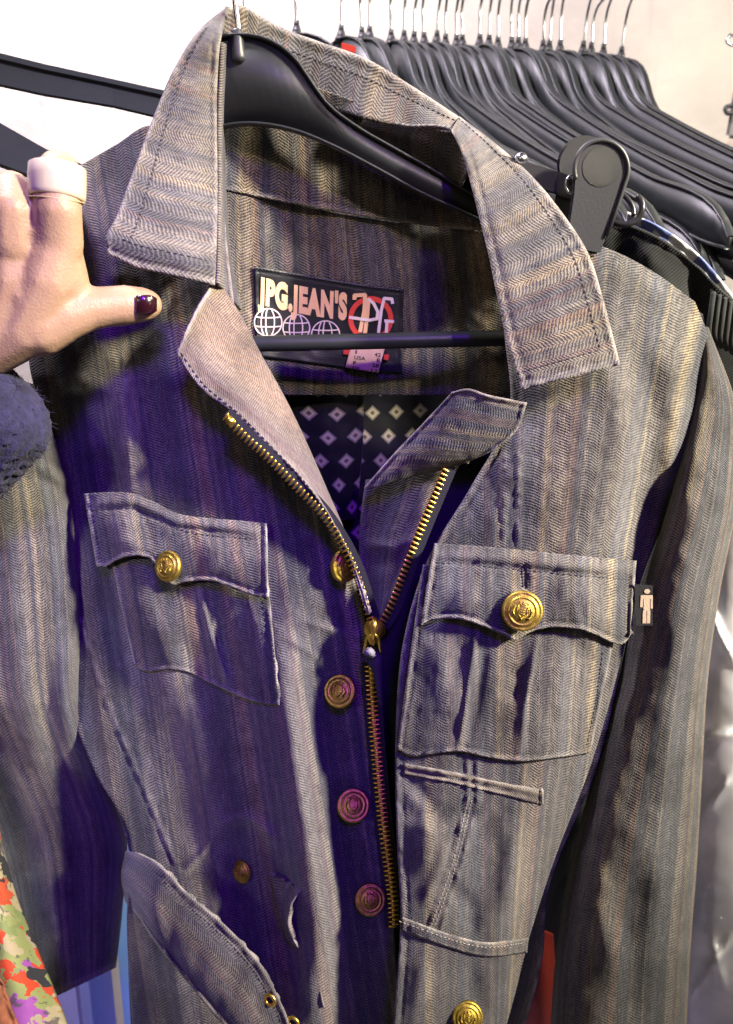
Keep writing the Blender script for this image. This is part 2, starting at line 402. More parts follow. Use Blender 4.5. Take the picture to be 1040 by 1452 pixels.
def nub_bm():
    bm = bmesh.new()
    bmesh.ops.create_cone(bm, cap_ends=True, segments=14, radius1=.0058, radius2=.0036, depth=.008, matrix=Matrix.Translation((0, 0, .003)))
    bmesh.ops.create_cone(bm, cap_ends=True, segments=14, radius1=.0066, radius2=.0066, depth=.003, matrix=Matrix.Translation((0, 0, -.001)))
    bmesh.ops.create_cone(bm, cap_ends=True, segments=10, radius1=.0030, radius2=.0026, depth=.006, matrix=Matrix.Translation((0, 0, .0095)))
    return bm
me_nub = add_mesh('hook_socket', lambda: from_bm('hook_socket', nub_bm(), M_BLACKPL))
def bar_mesh(sc):
    o = tube('trouser_bar', [(-.212*sc, 0, -.146*sc), (-.205*sc, 0, -.165*sc), (-.19*sc, 0, -.172*sc), (.19*sc, 0, -.172*sc), (.205*sc, 0, -.165*sc), (.212*sc, 0, -.146*sc)], .0028, M_BLACKPL2, None, 8); return o
me_bar = add_mesh('trouser_bar', lambda: bar_mesh(SC))
HX = [350, 421, 484, 514, 524, 555, 573, 587, 602, 619, 632, 647, 656, 680, 693, 706, 726, 735, 745, 770, 778, 794, 826, 838, 855, 880]
ORD = ['first', 'second', 'third', 'fourth', 'fifth', 'sixth', 'seventh', 'eighth', 'ninth', 'tenth', 'eleventh', 'twelfth', 'thirteenth', 'fourteenth', 'fifteenth', 'sixteenth', 'seventeenth', 'eighteenth', 'nineteenth', 'twentieth', 'twenty-first', 'twenty-second', 'twenty-third', 'twenty-fourth', 'twenty-fifth', 'twenty-sixth']
for i, hx in enumerate(HX):
    k = len(HX)-i
    lab = ('black plastic hanger at the far right end of the packed row against the wall' if k == 1 else
           'black plastic hanger with steel hook in the packed row, %s from its right end' % ORD[k-1])
    t = thing('clothes_hanger', lab, 'hanger', 'black hangers packed in a row on the rail')
    f = (hx-484)/396
    Yh = .93+.03*f
    py = 55+28*min(max(f, -.2), 1)+random.uniform(-2.5, 2.5)
    t.location = P(hx, py, Yh)
    al = R((-24 if hx < 450 else -56 if hx < 500 else -63 if hx < 530 else -70)+random.uniform(-2.5, 2.5)); t.rotation_euler = (R(random.uniform(-3, 3)), R(random.uniform(-2.6, 2.6)), al)
    link(bpy.data.objects.new('hanger_body', me_body), t)
    h = link(bpy.data.objects.new('hook', me_hook), t); h.location = (0, 0, .004); h.rotation_euler = (0, R(random.uniform(-3, 3)), R(random.uniform(-25, 25)))
    link(bpy.data.objects.new('hook_socket', me_nub), t)
    if i % 2 == 0: link(bpy.data.objects.new('trouser_bar', me_bar), t)

# jacket's own hanger
jh = thing('clothes_hanger', 'black plastic hanger inside the herringbone denim jacket, its wide neck filling the collar', 'hanger')
HY = .513
def plate(name, up, lo, Y, tk, mat, parent, rim=.0022):
    """moulded strip between two pixel curves, given thickness and rounded rims"""
    n = 70; u = cr(up, n); l = cr(lo, n); vs, fs = [], []
    for yy in (Y-tk/2, Y+tk/2):
        vs += [P(x, y, yy) for x, y in u]+[P(x, y, yy) for x, y in l]
    for i in range(n-1):
        fs += [(i, n+i, n+i+1, i+1), (2*n+i, 2*n+i+1, 3*n+i+1, 3*n+i), (i, i+1, 2*n+i+1, 2*n+i), (n+i, 3*n+i, 3*n+i+1, n+i+1)]
    fs += [(0, 2*n, 3*n, n), (n-1, 2*n-1, 4*n-1, 3*n-1)]
    for q in (u, l):
        K = 10; o = len(vs); pts = [Vector(P(x, y, Y-.0006)) for x, y in q]
        for i in range(n):
            tg = (pts[min(i+1, n-1)]-pts[max(i-1, 0)]).normalized(); s = tg.cross(Vector((0, 1, 0))).normalized()
            for k in range(K):
                an = 2*math.pi*k/K; vs.append(pts[i]+s*math.cos(an)*rim*.55+Vector((0, math.sin(an)*rim*2.0, 0)))
        for i in range(n-1):
            for k in range(K): fs.append((o+i*K+k, o+i*K+(k+1) % K, o+(i+1)*K+(k+1) % K, o+(i+1)*K+k))
    return mk(name, vs, fs, mat, parent, True)
plate('hanger_body', [(70, 345), (140, 290), (200, 225), (240, 150), (262, 105), (285, 68), (312, 54), (340, 51), (368, 54), (396, 66), (420, 86), (441, 116), (466, 150), (505, 180), (560, 212), (620, 246), (668, 276), (760, 325), (860, 375), (945, 425)],
      [(72, 362), (145, 318), (200, 270), (240, 225), (275, 196), (308, 182), (340, 176), (378, 177), (420, 186), (470, 206), (530, 237), (600, 275), (668, 306), (760, 352), (860, 398), (943, 441)], HY, .004, M_BLACKPL2, jh)
tube('trouser_bar', [P(150, 500, HY+.006), P(300, 489, HY), P(480, 485, HY-.006), P(720, 479, HY-.006), P(860, 474, HY)], .0050, M_BLACKPL2, jh, 12)
hk = smoothpts([P(340, 66, HY), P(338, 40, HY), P(334, 5, HY), P(331, -40, HY), P(345, -90, HY), P(385, -105, HY), P(410, -75, HY)], 40)
tube('hook', hk, .0017, M_STEEL, jh, 10)
bm = bmesh.new(); q0 = VP(339, 84, HY-.0035); q1 = VP(335, 30, HY-.0005)
tube('hook_socket', smoothpts([P(339, 92, HY-.001), P(339, 84, HY-.002), P(338, 70, HY-.002), P(337, 52, HY-.0012), P(336, 44, HY-.0005)], 24), .004, M_BLACKPL, jh, 14,
     rfun=lambda f: .0008+.0036*min(1, f*6)*(1-.35*f))
bm.free()
tube('socket_ledge', [P(322, 50, HY-.001), P(338, 51, HY-.002), P(354, 51, HY-.001)], .0013, M_BLACKPL, jh, 8)

rt = thing('red_tag', 'tiny red tag on a hanger just above the back of the collar', 'tag')
# two hangers of the neighbouring row at left: only a rail bar and an arm show
lb = thing('rail_bar', 'thick black flat bar crossing the wall left of the jacket collar', 'bar')
def slab(name, top, bot, Y0, Y1, tk, mat, parent, bev=.0015):
    bm = bmesh.new(); n = len(top); ring = []
    ys = np.linspace(Y0, Y1, n); V = []
    for i in range(n):
        V.append([bm.verts.new(P(*top[i], ys[i]-tk/2)), bm.verts.new(P(*bot[i], ys[i]-tk/2)), bm.verts.new(P(*bot[i], ys[i]+tk/2)), bm.verts.new(P(*top[i], ys[i]+tk/2))])
    for i in range(n-1):
        for k in range(4): bm.faces.new((V[i][k], V[i][(k+1) % 4], V[i+1][(k+1) % 4], V[i+1][k]))
    bm.faces.new(V[0][::-1]); bm.faces.new(V[-1]); bmesh.ops.recalc_face_normals(bm, faces=bm.faces[:])
    es = [e for e in bm.edges if not all(e.other_vert(v) for v in ()) or True]
    if bev: bmesh.ops.bevel(bm, geom=[e for e in bm.edges if e.calc_face_angle(0) > .5], offset=bev, segments=2, affect='EDGES')
    return from_bm(name, bm, mat, parent, smooth=False)
M_BAR = plain('satin_black_bar', (.030, .034, .055), .34, nscale=30, namp=.2, bump=.1, bscale=300)
slab('bar', [(-60, 66), (60, 96), (160, 117), (300, 148)], [(-60, 110), (60, 136), (160, 153), (300, 186)], .60, .63, .016, M_BAR, lb)
slab('top_lip', [(-60, 60), (60, 90), (160, 112), (300, 143)], [(-60, 71), (60, 100), (160, 121), (300, 152)], .60, .63, .021, M_BAR, lb, .001)
la = thing('clothes_hanger', 'black hanger arm sloping down to the hand at the left edge', 'hanger')
slab('hanger_body', [(-90, 120), (0, 174), (65, 211), (140, 243), (190, 262)], [(-90, 190), (0, 237), (65, 262), (140, 285), (190, 300)], .545, .55, .012, M_BAR, la, .002)
slab('trouser_bar', [(-90, 222), (0, 245), (80, 262)], [(-90, 240), (0, 262), (80, 278)], .56, .56, .010, M_BAR, la, .002)

# ------------------------------------------------------------------ THE JACKET
jk = thing('denim_jacket', 'grey brown herringbone striped denim jacket with gold zip held up open on a black hanger', 'jacket')

# back, inside: yoke, neck stand, lining
yoke = cloth('inner_yoke', [[(285, 262, 0.5190), (400, 285, 0.5400), (500, 305, 0.5440), (600, 318, 0.5400), (720, 330, 0.5190)],
                     [(285, 380, 0.5240), (400, 390, 0.5460), (500, 400, 0.5490), (600, 408, 0.5460), (735, 415, 0.5240)],
                     [(285, 500, 0.5240), (400, 510, 0.5480), (500, 515, 0.5520), (600, 515, 0.5480), (745, 520, 0.5240)],
                     [(285, 560, 0.5240), (400, 560, 0.5460), (500, 560, 0.5500), (600, 560, 0.5460), (745, 560, 0.5240)]], M_Y, jk, edges='', noise=.002, seed=31)
stand = cloth('neck_stand', [[(285, 70, 0.5090), (345, 95, 0.5220), (430, 118, 0.5300), (520, 150, 0.5270), (600, 185, 0.5190), (690, 215, 0.5040)],
                      [(290, 170, 0.5140), (380, 200, 0.5340), (470, 225, 0.5380), (560, 245, 0.5340), (640, 262, 0.5240), (710, 280, 0.5090)],
                      [(285, 262, 0.5150), (330, 272, 0.5260), (420, 290, 0.5360), (520, 308, 0.5400), (620, 322, 0.5340), (720, 330, 0.5150)]], M_Y, jk, edges='b', ew=7, eh=.0014, noise=.0012, seed=32, uv0=(.5, 0))
a = N('diamond_lining'); uv = a.n('ShaderNodeUVMap', uv_map='UVMap').outputs[0]
sx = a.n('ShaderNodeSeparateXYZ'); a.put(sx.inputs[0], uv)
pu = a.m_('DIVIDE', sx.outputs[0], 0.0136); pv = a.m_('DIVIDE', sx.outputs[1], 0.0136)
sh = a.m_('MULTIPLY', a.m_('FLOOR', pv), .33)
fu = a.m_('ABSOLUTE', a.m_('SUBTRACT', a.m_('FRACT', a.m_('ADD', pu, sh)), .5)); fv = a.m_('ABSOLUTE', a.m_('SUBTRACT', a.m_('FRACT', pv), .5))
dm = a.m_('ADD', a.m_('MULTIPLY', fu, 1.0), a.m_('MULTIPLY', fv, 1.0))
ou = a.m_('LESS_THAN', dm, .33); inn = a.m_('LESS_THAN', dm, .24); core = a.m_('LESS_THAN', dm, .11)
c0 = a.mix(ou, (.006, .006, .012), (.17, .155, .15)); c0 = a.mix(inn, c0, (.38, .33, .26)); c0 = a.mix(core, c0, (.10, .09, .07))
a.set(Base_Color=c0, Roughness=.42, Sheen_Weight=.05); a.bump(a.noise(uv, 160, 3), .25, .0008)
M_LIN = a.m
lining = cloth('lining', [[(285, 535, .56), (420, 535, .585), (520, 535, .588), (620, 530, .585), (760, 525, .56)],
                   [(290, 760, .56), (420, 760, .590), (520, 760, .592), (620, 760, .590), (760, 760, .56)],
                   [(300, 1050, .545), (420, 1050, .575), (520, 1050, .580), (640, 1050, .570), (780, 1050, .54)],
                   [(260, 1500, .535), (420, 1500, .56), (520, 1500, .565), (640, 1500, .555), (740, 1500, .53)]], M_LIN, jk, edges='', noise=.006, ns=110, seed=33, res=5)
inpk = cloth('inner_pocket', [[(400, 541, .566), (440, 543, .562), (480, 545, .562), (517, 537, .568)],
                       [(410, 640, .572), (445, 645, .567), (485, 650, .567), (514, 645, .573)],
                       [(440, 730, .576), (460, 735, .572), (485, 738, .572), (505, 735, .577)]], M_LIN, jk, edges='tr', eh=.0015, ew=6, noise=.002, ns=50, seed=34, wear=.1, uv0=(.004, .003))

# collar
cb = cloth('collar_back', [[(316, 16, 0.5240), (338, 8, 0.5300), (372, 24, 0.5370), (405, 41, 0.5400), (445, 56, 0.5410), (520, 83, 0.5370), (585, 122, 0.5280), (652, 166, .524)],
                    [(314, 50, 0.5180), (345, 48, 0.5280), (385, 66, 0.5330), (420, 82, 0.5360), (455, 95, 0.5360), (520, 118, 0.5310), (580, 148, 0.5200), (644, 176, .512)],
                    [(311, 105, .526), (355, 110, 0.5270), (400, 128, 0.5310), (440, 143, 0.5320), (480, 157, 0.5300), (520, 167, 0.5180), (575, 179, .515), (640, 186, .497)]],
           M_C, jk, edges='t', ew=11, eh=.0012, noise=.0022, ns=60, seed=41, uv0=(.2, 0))
cbf = cloth('collar_roll', [[(515, 166, 0.5180), (575, 178, .513), (640, 185, .496), (668, 240, .490)],
                     [(512, 178, 0.5220), (570, 196, .520), (628, 208, .508), (655, 260, .505)],
                     [(520, 200, 0.5400), (575, 222, 0.5330), (625, 245, 0.5230), (655, 300, .525)]], M_C, jk, edges='', noise=.0018, ns=35, seed=42)
clf_roll = [(640, 184, .496), (657, 222, .488), (668, 262, .482), (680, 310, .473), (693, 362, .464), (707, 430, .453), (722, 495, .442), (740, 553, .432)]
clf_out = [(652, 165, .524), (705, 205, .506), (757, 252, .488), (798, 302, .472), (834, 358, .457), (856, 425, .446), (870, 478, .440), (880, 517, .436)]
def lerp_rows(A, B, n, bulge=0, k=24):
    A = cr(A, k); B = cr(B, k); rows = []
    for f in np.linspace(0, 1, n):
        r = A*(1-f)+B*f; r[:, 2] -= bulge*math.sin(math.pi*f); rows.append(r.tolist())
    return rows
def transpose(rows): return [list(r) for r in zip(*rows)]
cR = cloth('collar_leaf', transpose(lerp_rows(clf_roll, clf_out, 5, .006)), M_C, jk, swap=True, edges='lrb', ew=9, eh=.0013, noise=.0022, ns=75, seed=43, wear=.7,
           folds=[([(668, 200), (700, 330), (730, 470)], .003, 26), ([(700, 215), (690, 300)], -.002, 18)])
def inset_path(cl, side, frac, a0=.02, a1=.98):
    nv, nu = cl.G.shape[:2]; V = cl.V
    if side in 'lr':
        j = int(round((frac if side == 'l' else 1-frac)*(nu-1))); return [V[i, j]+np.array([0, -.0004, 0]) for i in range(int(a0*nv), int(a1*nv))]
    i = int(round((frac if side == 't' else 1-frac)*(nv-1))); return [V[i, j]+np.array([0, -.0004, 0]) for j in range(int(a0*nu), int(a1*nu))]
dashes('stitching', [inset_path(cR, 'r', .16, .0, .945), inset_path(cR, 'b', .065, .02, .85)], cR.o)
dashes('stitching', [inset_path(cb, 't', .30, .30, 1.0)], cb.o)
cll_in = [(327, 9, .530), (315, 50, .502), (309, 110, .498), (308, 180, .490), (309, 260, .478), (308, 335, .458), (305, 404, .442)]
cll_out = [(318, 12, .532), (283, 42, .510), (250, 92, .500), (220, 160, .488), (192, 235, .466), (168, 300, .446), (149, 352, .434)]
rows = transpose(lerp_rows(cll_out, cll_in, 5, .006))
rows = rows[:-3]+[[(150, 338, .436), (192, 352, .431), (240, 362, .431), (280, 372, .434), (306.5, 380, .446)], [(153, 360, .434), (190, 378, .429), (232, 388, .429), (272, 397, .432), (305, 405, .441)]]
cL = cloth('collar_leaf', rows, M_C, jk, swap=True, edges='lrb', ew=8, eh=.0013, noise=.0020, ns=70, seed=44, wear=.7, uv0=(.31, .02),
           folds=[([(290, 60), (285, 200), (270, 350)], .002, 30)])
dashes('stitching', [inset_path(cL, 'l', .21, .1, .93), inset_path(cL, 'b', .085, .17, .97)], cL.o)
cloth('collar_roll', [[(312, 60, .503), (330, 70, .530)], [(308, 180, .494), (318, 190, .528)], [(309, 260, .478), (318, 280, .528)], [(308, 335, .458), (325, 370, .528)], [(306, 402, .444), (340, 440, .528)]], M_C, jk, edges='', noise=.0008, seed=45, nu=12)

# fronts ------------------------------------------------------------
def fan(L, x0, y0, lo=None):
    def f(X, Y, su, sv):
        dy = Y-y0; U = np.where(X > x0, x0+(X-x0)/(np.clip(1-L*dy, .45, 2)), X); return U, Y
    return f
rf_rows = [[(690, 330, .490), (780, 335, .487), (850, 348, .485), (925, 384, .487), (986, 428, .500)],
           [(708, 410, .482), (788, 408, .475), (865, 412, .470), (945, 430, .472), (1003, 472, .494)],
           [(716, 480, .474), (790, 470, .464), (870, 462, .460), (950, 480, .466), (1009, 530, .497)],
           [(722, 585, .458), (780, 590, .450), (860, 590, .446), (930, 600, .454), (990, 635, .485)],
           [(668, 690, .452), (735, 700, .442), (820, 705, .438), (890, 715, .448), (945, 735, .478)],
           [(606, 795, .440), (690, 800, .436), (780, 800, .432), (855, 805, .438), (912, 815, .462)],
           [(572, 910, .431), (660, 920, .426), (750, 920, .428), (830, 920, .436), (884, 925, .458)],
           [(561, 1050, .429), (640, 1070, .424), (720, 1075, .428), (785, 1080, .437), (838, 1085, .458)],
           [(563, 1190, .429), (630, 1205, .425), (690, 1210, .431), (742, 1215, .439), (788, 1215, .458)],
           [(568, 1300, .430), (620, 1320, .428), (670, 1340, .435), (710, 1345, .441), (748, 1340, .460)],
           [(563, 1390, .432), (610, 1400, .430), (650, 1405, .437), (690, 1410, .442), (730, 1412, .460)],
           [(555, 1490, .434), (600, 1490, .432), (640, 1490, .439), (670, 1490, .443), (708, 1490, .460)]]
rf = cloth('front_panel', rf_rows, M_F, jk, uv=fan(.0010, 690, 900), edges='l', ew=8, seed=51, noise=.0030, ns=85, wear=.5,
    folds=[([(905, 480), (925, 590), (912, 700), (905, 780)], -.011, 30), ([(880, 520), (890, 620), (880, 760)], .005, 26), ([(965, 560), (950, 680)], .004, 18),
           ([(590, 1120), (610, 1180), (600, 1250)], .005, 20), ([(575, 1150), (640, 1165)], -.004, 14), ([(660, 1140), (700, 1200), (690, 1300)], -.003, 22), ([(640, 1190), (600, 1290)], .003, 10), ([(730, 1180), (715, 1300)], .003, 16),
           ([(575, 1100), (620, 1150), (690, 1160)], -.003, 12), ([(640, 1250), (670, 1290), (665, 1330)], -.004, 12), ([(690, 1150), (650, 1190)], .002, 10),
           ([(570, 930), (575, 1000), (568, 1060)], .003, 10), ([(745, 600), (720, 700)], .003, 18), ([(800, 560), (830, 700)], .002, 30),
           ([(600, 1360), (590, 1440)], .003, 14), ([(665, 1370), (690, 1450)], -.004, 16)],
    seams=[[(712, 600), (711, 680), (712, 768)], [(733, 650), (732, 770)], [(660, 1068), (661, 1130), (638, 1220), (607, 1312)], [(674, 1070), (675, 1135), (652, 1225), (622, 1318)]])
dashes('stitching', [gpath(rf, [(665, 1130), (643, 1220), (612, 1312)]), gpath(rf, [(669, 1135), (648, 1222), (616, 1315)])], rf.o, M_STITCH2, r=.00025)

lf_rows = [[(108, 238, .512), (165, 205, .512), (212, 178, .514), (265, 200, .518), (312, 240, .520)],
           [(70, 350, .487), (125, 345, .478), (190, 350, .474), (250, 372, .474), (330, 410, .478)],
           [(40, 500, .487), (105, 500, .468), (185, 498, .462), (262, 503, .460), (345, 510, .462)],
           [(66, 610, .485), (150, 610, .462), (235, 612, .456), (322, 622, .453), (405, 645, .455)],
           [(98, 730, .487), (190, 725, .462), (280, 725, .455), (370, 735, .452), (470, 745, .455)],
           [(88, 850, .488), (190, 852, .466), (310, 856, .458), (415, 862, .447), (517, 872, .461)],
           [(96, 985, .487), (215, 983, .470), (315, 985, .464), (408, 990, .438), (455, 995, .455), (530, 1000, .465)],
           [(135, 1095, .480), (245, 1105, .474), (335, 1120, .466), (425, 1130, .438), (470, 1135, .456), (542, 1140, .468)],
           [(184, 1185, .480), (265, 1215, .474), (355, 1250, .474), (442, 1262, .440), (488, 1266, .458), (556, 1272, .468)],
           [(180, 1300, .482), (275, 1320, .470), (370, 1350, .482), (450, 1365, .444), (492, 1370, .460), (563, 1375, .468)],
           [(190, 1490, .49), (280, 1490, .47), (380, 1490, .458), (465, 1490, .450), (500, 1490, .462), (570, 1490, .468)]]
lf = cloth('front_panel', lf_rows, M_F, jk, uv=lambda X, Y, su, sv: (X-.16*(Y-800), Y), edges='r', ew=8, seed=52, noise=.0032, ns=80, uv0=(.7, .1), wear=.5,
    folds=[([(415, 880), (412, 980), (425, 1080), (440, 1180), (460, 1290), (470, 1420)], .010, 26, 34), ([(372, 1010), (385, 1100), (410, 1230)], -.006, 26), ([(470, 860), (462, 1000), (475, 1150), (500, 1300)], -.002, 20),
           ([(170, 500), (185, 600), (190, 690)], .005, 22), ([(120, 540), (165, 560), (150, 620)], .003, 18), ([(215, 560), (230, 650), (225, 700)], -.003, 22), ([(135, 640), (150, 700)], -.003, 12),
           ([(180, 760), (215, 860), (250, 960), (280, 1060), (300, 1180)], .007, 30), ([(240, 1000), (262, 1080), (270, 1180)], -.005, 22), ([(140, 820), (175, 940), (215, 1080)], -.003, 18),
           ([(430, 880), (490, 900)], .003, 7), ([(410, 905), (455, 935)], .003, 7),
           ([(300, 1190), (318, 1168), (345, 1158), (372, 1172), (392, 1200)], .006, 10), ([(340, 1195), (330, 1280)], -.004, 24),
           ([(232, 1242), (262, 1236), (285, 1215), (303, 1186)], .004, 6), ([(310, 1200), (320, 1260), (300, 1310)], .008, 18), ([(385, 1210), (400, 1290), (420, 1400)], -.012, 22), ([(415, 1270), (425, 1340), (445, 1440)], .003, 9)],
    seams=[[(112, 880), (150, 1000), (200, 1115), (247, 1228)], [(505, 900), (512, 1000), (522, 1120), (540, 1280)], [(172, 505), (176, 600), (184, 690)]])
dashes('stitching', [gpath(lf, [(509, 880), (517, 1000), (528, 1120), (546, 1290)])], lf.o, r=.00025)

# back outside shell behind everything
cloth('back_panel', [[(108, 240, .520), (300, 200, .560), (500, 180, .585), (720, 260, .570), (994, 446, .512)],
                     [(60, 500, .505), (300, 500, .590), (520, 500, .60), (760, 500, .590), (1005, 540, .505)],
                     [(112, 850, .505), (300, 850, .59), (520, 850, .60), (740, 850, .59), (906, 820, .48)],
                     [(150, 1095, .505), (300, 1100, .58), (520, 1100, .59), (700, 1100, .575), (842, 1090, .475)],
                     [(186, 1210, .505), (300, 1250, .575), (520, 1250, .585), (680, 1250, .57), (772, 1280, .49)],
                     [(183, 1320, .51), (300, 1330, .575), (520, 1330, .585), (680, 1340, .57), (768, 1350, .50)],
                     [(190, 1500, .51), (300, 1500, .575), (520, 1500, .585), (680, 1500, .57), (728, 1500, .50)]], M_S, jk, edges='r', ew=6, eh=.002, noise=.004, seed=53, res=6, wear=.9)

# sleeves: full tubes
def sleeve(name, rows, mat, uv0, seed, folds, n_around=64):
    K = cr([(r[0], r[1], r[2], r[3], r[4], r[5]) for r in rows], 200) if False else None
    t = np.linspace(0, 1, 220); r = np.array(rows, float); tt = np.linspace(0, 1, len(r))
    q = smoothpts(np.c_[tt*10, r], 220)[:, 1:]
    nA = 150; ph = np.linspace(0, 2*math.pi, nA, endpoint=False)
    G = np.zeros((220, nA+1, 3)); 
    phs = np.linspace(0, 2*math.pi, nA+1)
    for k in range(nA+1):
        c, s = math.cos(phs[k]), math.sin(phs[k])
        f = (1-c)/2
        G[:, k, 0] = q[:, 0]*(1-f)+q[:, 2]*f; G[:, k, 1] = q[:, 1]*(1-f)+q[:, 3]*f
        G[:, k, 2] = q[:, 4]-q[:, 5]*np.sign(s)*abs(s)**.85
    X, Yp = G[..., 0], G[..., 1]
    dY = .0035*vnoise(X/60, Yp/85, seed)+.0008*vnoise(X/24, Yp/30, seed+3)+.0003*vnoise(X/12, Yp/12, seed+5)
    for f in folds:
        d, sd, al = dist_poly(X, Yp, f[0]); L = sum(math.dist(a_, b_) for a_, b_ in zip(f[0][:-1], f[0][1:]))
        dY -= f[1]*np.exp(-(d/f[2])**2)*(.3+.7*np.clip(np.minimum(al, L-al)/(L*.25+1), 0, 1))
    front = np.clip(np.sin(phs), 0, 1)[None, :]**.5
    G[..., 2] += dY*front
    V = PA(G)
    half = (q[:, 2]-q[:, 0])
    su = phs[None, :]*np.mean(half)/2*1.25; sv = np.cumsum(np.r_[0, np.hypot(np.diff(q[:, 0]+q[:, 2])/2, np.diff(q[:, 1]+q[:, 3])/2)])[:, None]
    U = np.stack([su+0*sv, sv+0*su], -1)*MM+np.array(uv0)
    nu = nA+1; idx = np.arange(220*nu).reshape(220, nu)
    a_, b_, c_, d_ = idx[:-1, :-1], idx[:-1, 1:], idx[1:, 1:], idx[1:, :-1]
    F = np.stack([a_, d_, c_, b_], -1).reshape(-1, 4).tolist()
    wr = np.zeros(X.shape); wr[-3:] = .25
    return mk(name, V.reshape(-1, 3), F, mat, jk, True, U.reshape(-1, 2), wr), G
slL, _ = sleeve('sleeve', [(-140, 500, 50, 545, .492, .022), (-145, 600, 78, 615, .492, .034), (-150, 700, 100, 695, .494, .042), (-140, 800, 112, 785, .496, .046), (-125, 890, 118, 890, .500, .048), (-100, 1000, 124, 1000, .514, .050),
                           (-60, 1090, 152, 1090, .540, .050), (-12, 1200, 180, 1190, .565, .048), (15, 1310, 174, 1290, .572, .046), (40, 1432, 165, 1372, .575, .044)], M_S, (.9, .2), 61,
              [([(50, 650), (100, 690)], .004, 10), ([(40, 640), (95, 668)], -.005, 9), ([(55, 680), (110, 705)], -.004, 8), ([(30, 620), (80, 635)], .004, 9), ([(100, 900), (95, 1000), (112, 1075)], .010, 16), ([(60, 940), (70, 1040), (80, 1110)], -.008, 16), ([(10, 760), (20, 900), (40, 1050)], .004, 22),
               ([(120, 1090), (130, 1200), (125, 1330)], .004, 20), ([(75, 1120), (85, 1260), (95, 1400)], .004, 20)])
slR, _ = sleeve('sleeve', [(997, 462, 1005, 464, .505, .004), (990, 550, 1043, 570, .490, .014), (966, 650, 1048, 640, .480, .021), (936, 755, 1044, 720, .474, .029), (903, 850, 1022, 835, .484, .040), (874, 975, 1004, 965, .497, .050),
                           (838, 1110, 996, 1100, .508, .054), (808, 1230, 989, 1220, .510, .054), (790, 1340, 980, 1340, .512, .054), (778, 1500, 972, 1500, .514, .054)], M_S, (2.35, .2), 62,
              [([(905, 860), (905, 930), (880, 1010)], -.006, 34), ([(960, 700), (925, 830), (905, 1000), (860, 1150)], .003, 24), ([(985, 650), (968, 850), (945, 1100), (925, 1400)], .004, 24),
               ([(880, 1240), (895, 1330), (905, 1440)], -.004, 24), ([(850, 1280), (870, 1380)], .004, 18), ([(820, 1200), (860, 1260)], .003, 14), ([(1003, 900), (985, 1100), (970, 1400)], -.003, 12)])

# lapels and zip -----------------------------------------------------
lapA = [(307, 392, .462), (338, 440, .463), (374, 508, .463), (408, 570, .463), (441, 640, .462), (467, 700, .460), (489, 752, .457), (509, 815, .453), (527, 872, .449)]
lapB = [(250, 500, .424), (288, 552, .424), (332, 586, .426), (384, 636, .429), (424, 676, .432), (460, 722, .435), (486, 768, .438), (506, 815, .441), (522, 868, .444)]
rows = transpose(lerp_rows(lapB, lapA, 6, .006))
rows[0] = [(x, y, Y) for x, y, Y in cr([(250, 500, .424), (262, 474, .425), (279, 440, .432), (293, 418, .440), (307, 392, .460)], 6)]
lap = cloth('lapel', rows, M_L, jk, edges='lt', ew=8, eh=.0013, noise=.0016, ns=60, seed=71, wear=.75, folds=[([(280, 500), (350, 570), (430, 660), (480, 740)], .003, 22), ([(330, 470), (390, 580), (450, 690)], -.002, 30)],
            uv=lambda X, Y, su, sv: (su, sv), uv0=(2.2, 0))
dashes('stitching', [inset_path(lap, 'l', .06, .02, .98)], lap.o)
rl = cloth('lapel', [[(641, 556, .432), (663, 551, .426), (690, 559, .423), (718, 565, .424), (748, 571, .430)],
                [(600, 600, .440), (630, 600, .430), (660, 602, .427), (690, 605, .427), (733, 610, .433)],
                [(556, 646, .448), (580, 645, .438), (605, 647, .434), (640, 648, .434), (694, 641, .438)],
                [(516, 692, .456), (535, 690, .449), (560, 682, .446), (595, 674, .446), (640, 664, .447)]], M_F, jk, swap=True, edges='tlr', ew=6, eh=.0015, noise=.0012, ns=40, seed=72, wear=.8, uv0=(.13, .4))
rfac = cloth('facing_and_gap_shade', [[(519, 680, .474), (570, 672, .462), (640, 655, .452)],
                [(513, 720, .474), (565, 712, .460), (622, 690, .452)],
                [(509, 765, .472), (552, 755, .458), (598, 742, .451)],
                [(512, 815, .466), (545, 808, .455), (578, 790, .450)],
                [(524, 865, .458), (540, 860, .453), (556, 850, .449)],
                [(532, 895, .453), (537, 895, .450), (541, 893, .449)]], M_F, jk, edges='l', ew=7, noise=.0018, ns=40, seed=73, wear=.6, uv0=(.33, .6), folds=[([(520, 770), (560, 775), (585, 765)], .003, 8), ([(525, 800), (560, 800)], -.002, 9)])
cloth('facing_and_gap_shade', [[(660, 640, .466), (700, 640, .470), (735, 640, .47)], [(632, 690, .462), (660, 690, .466), (720, 690, .466)], [(590, 790, .458), (640, 790, .462), (700, 790, .462)], [(538, 900, .462), (600, 900, .464), (660, 900, .458)],
                       [(530, 1060, .474), (600, 1060, .472), (660, 1060, .462)], [(545, 1300, .476), (600, 1300, .472), (660, 1300, .464)], [(545, 1480, .476), (600, 1480, .472), (660, 1480, .466)]], M_TAPE, jk, edges='', noise=.001, seed=74, res=6)  # dark sheet standing in for the deep shade in the gap behind the zip

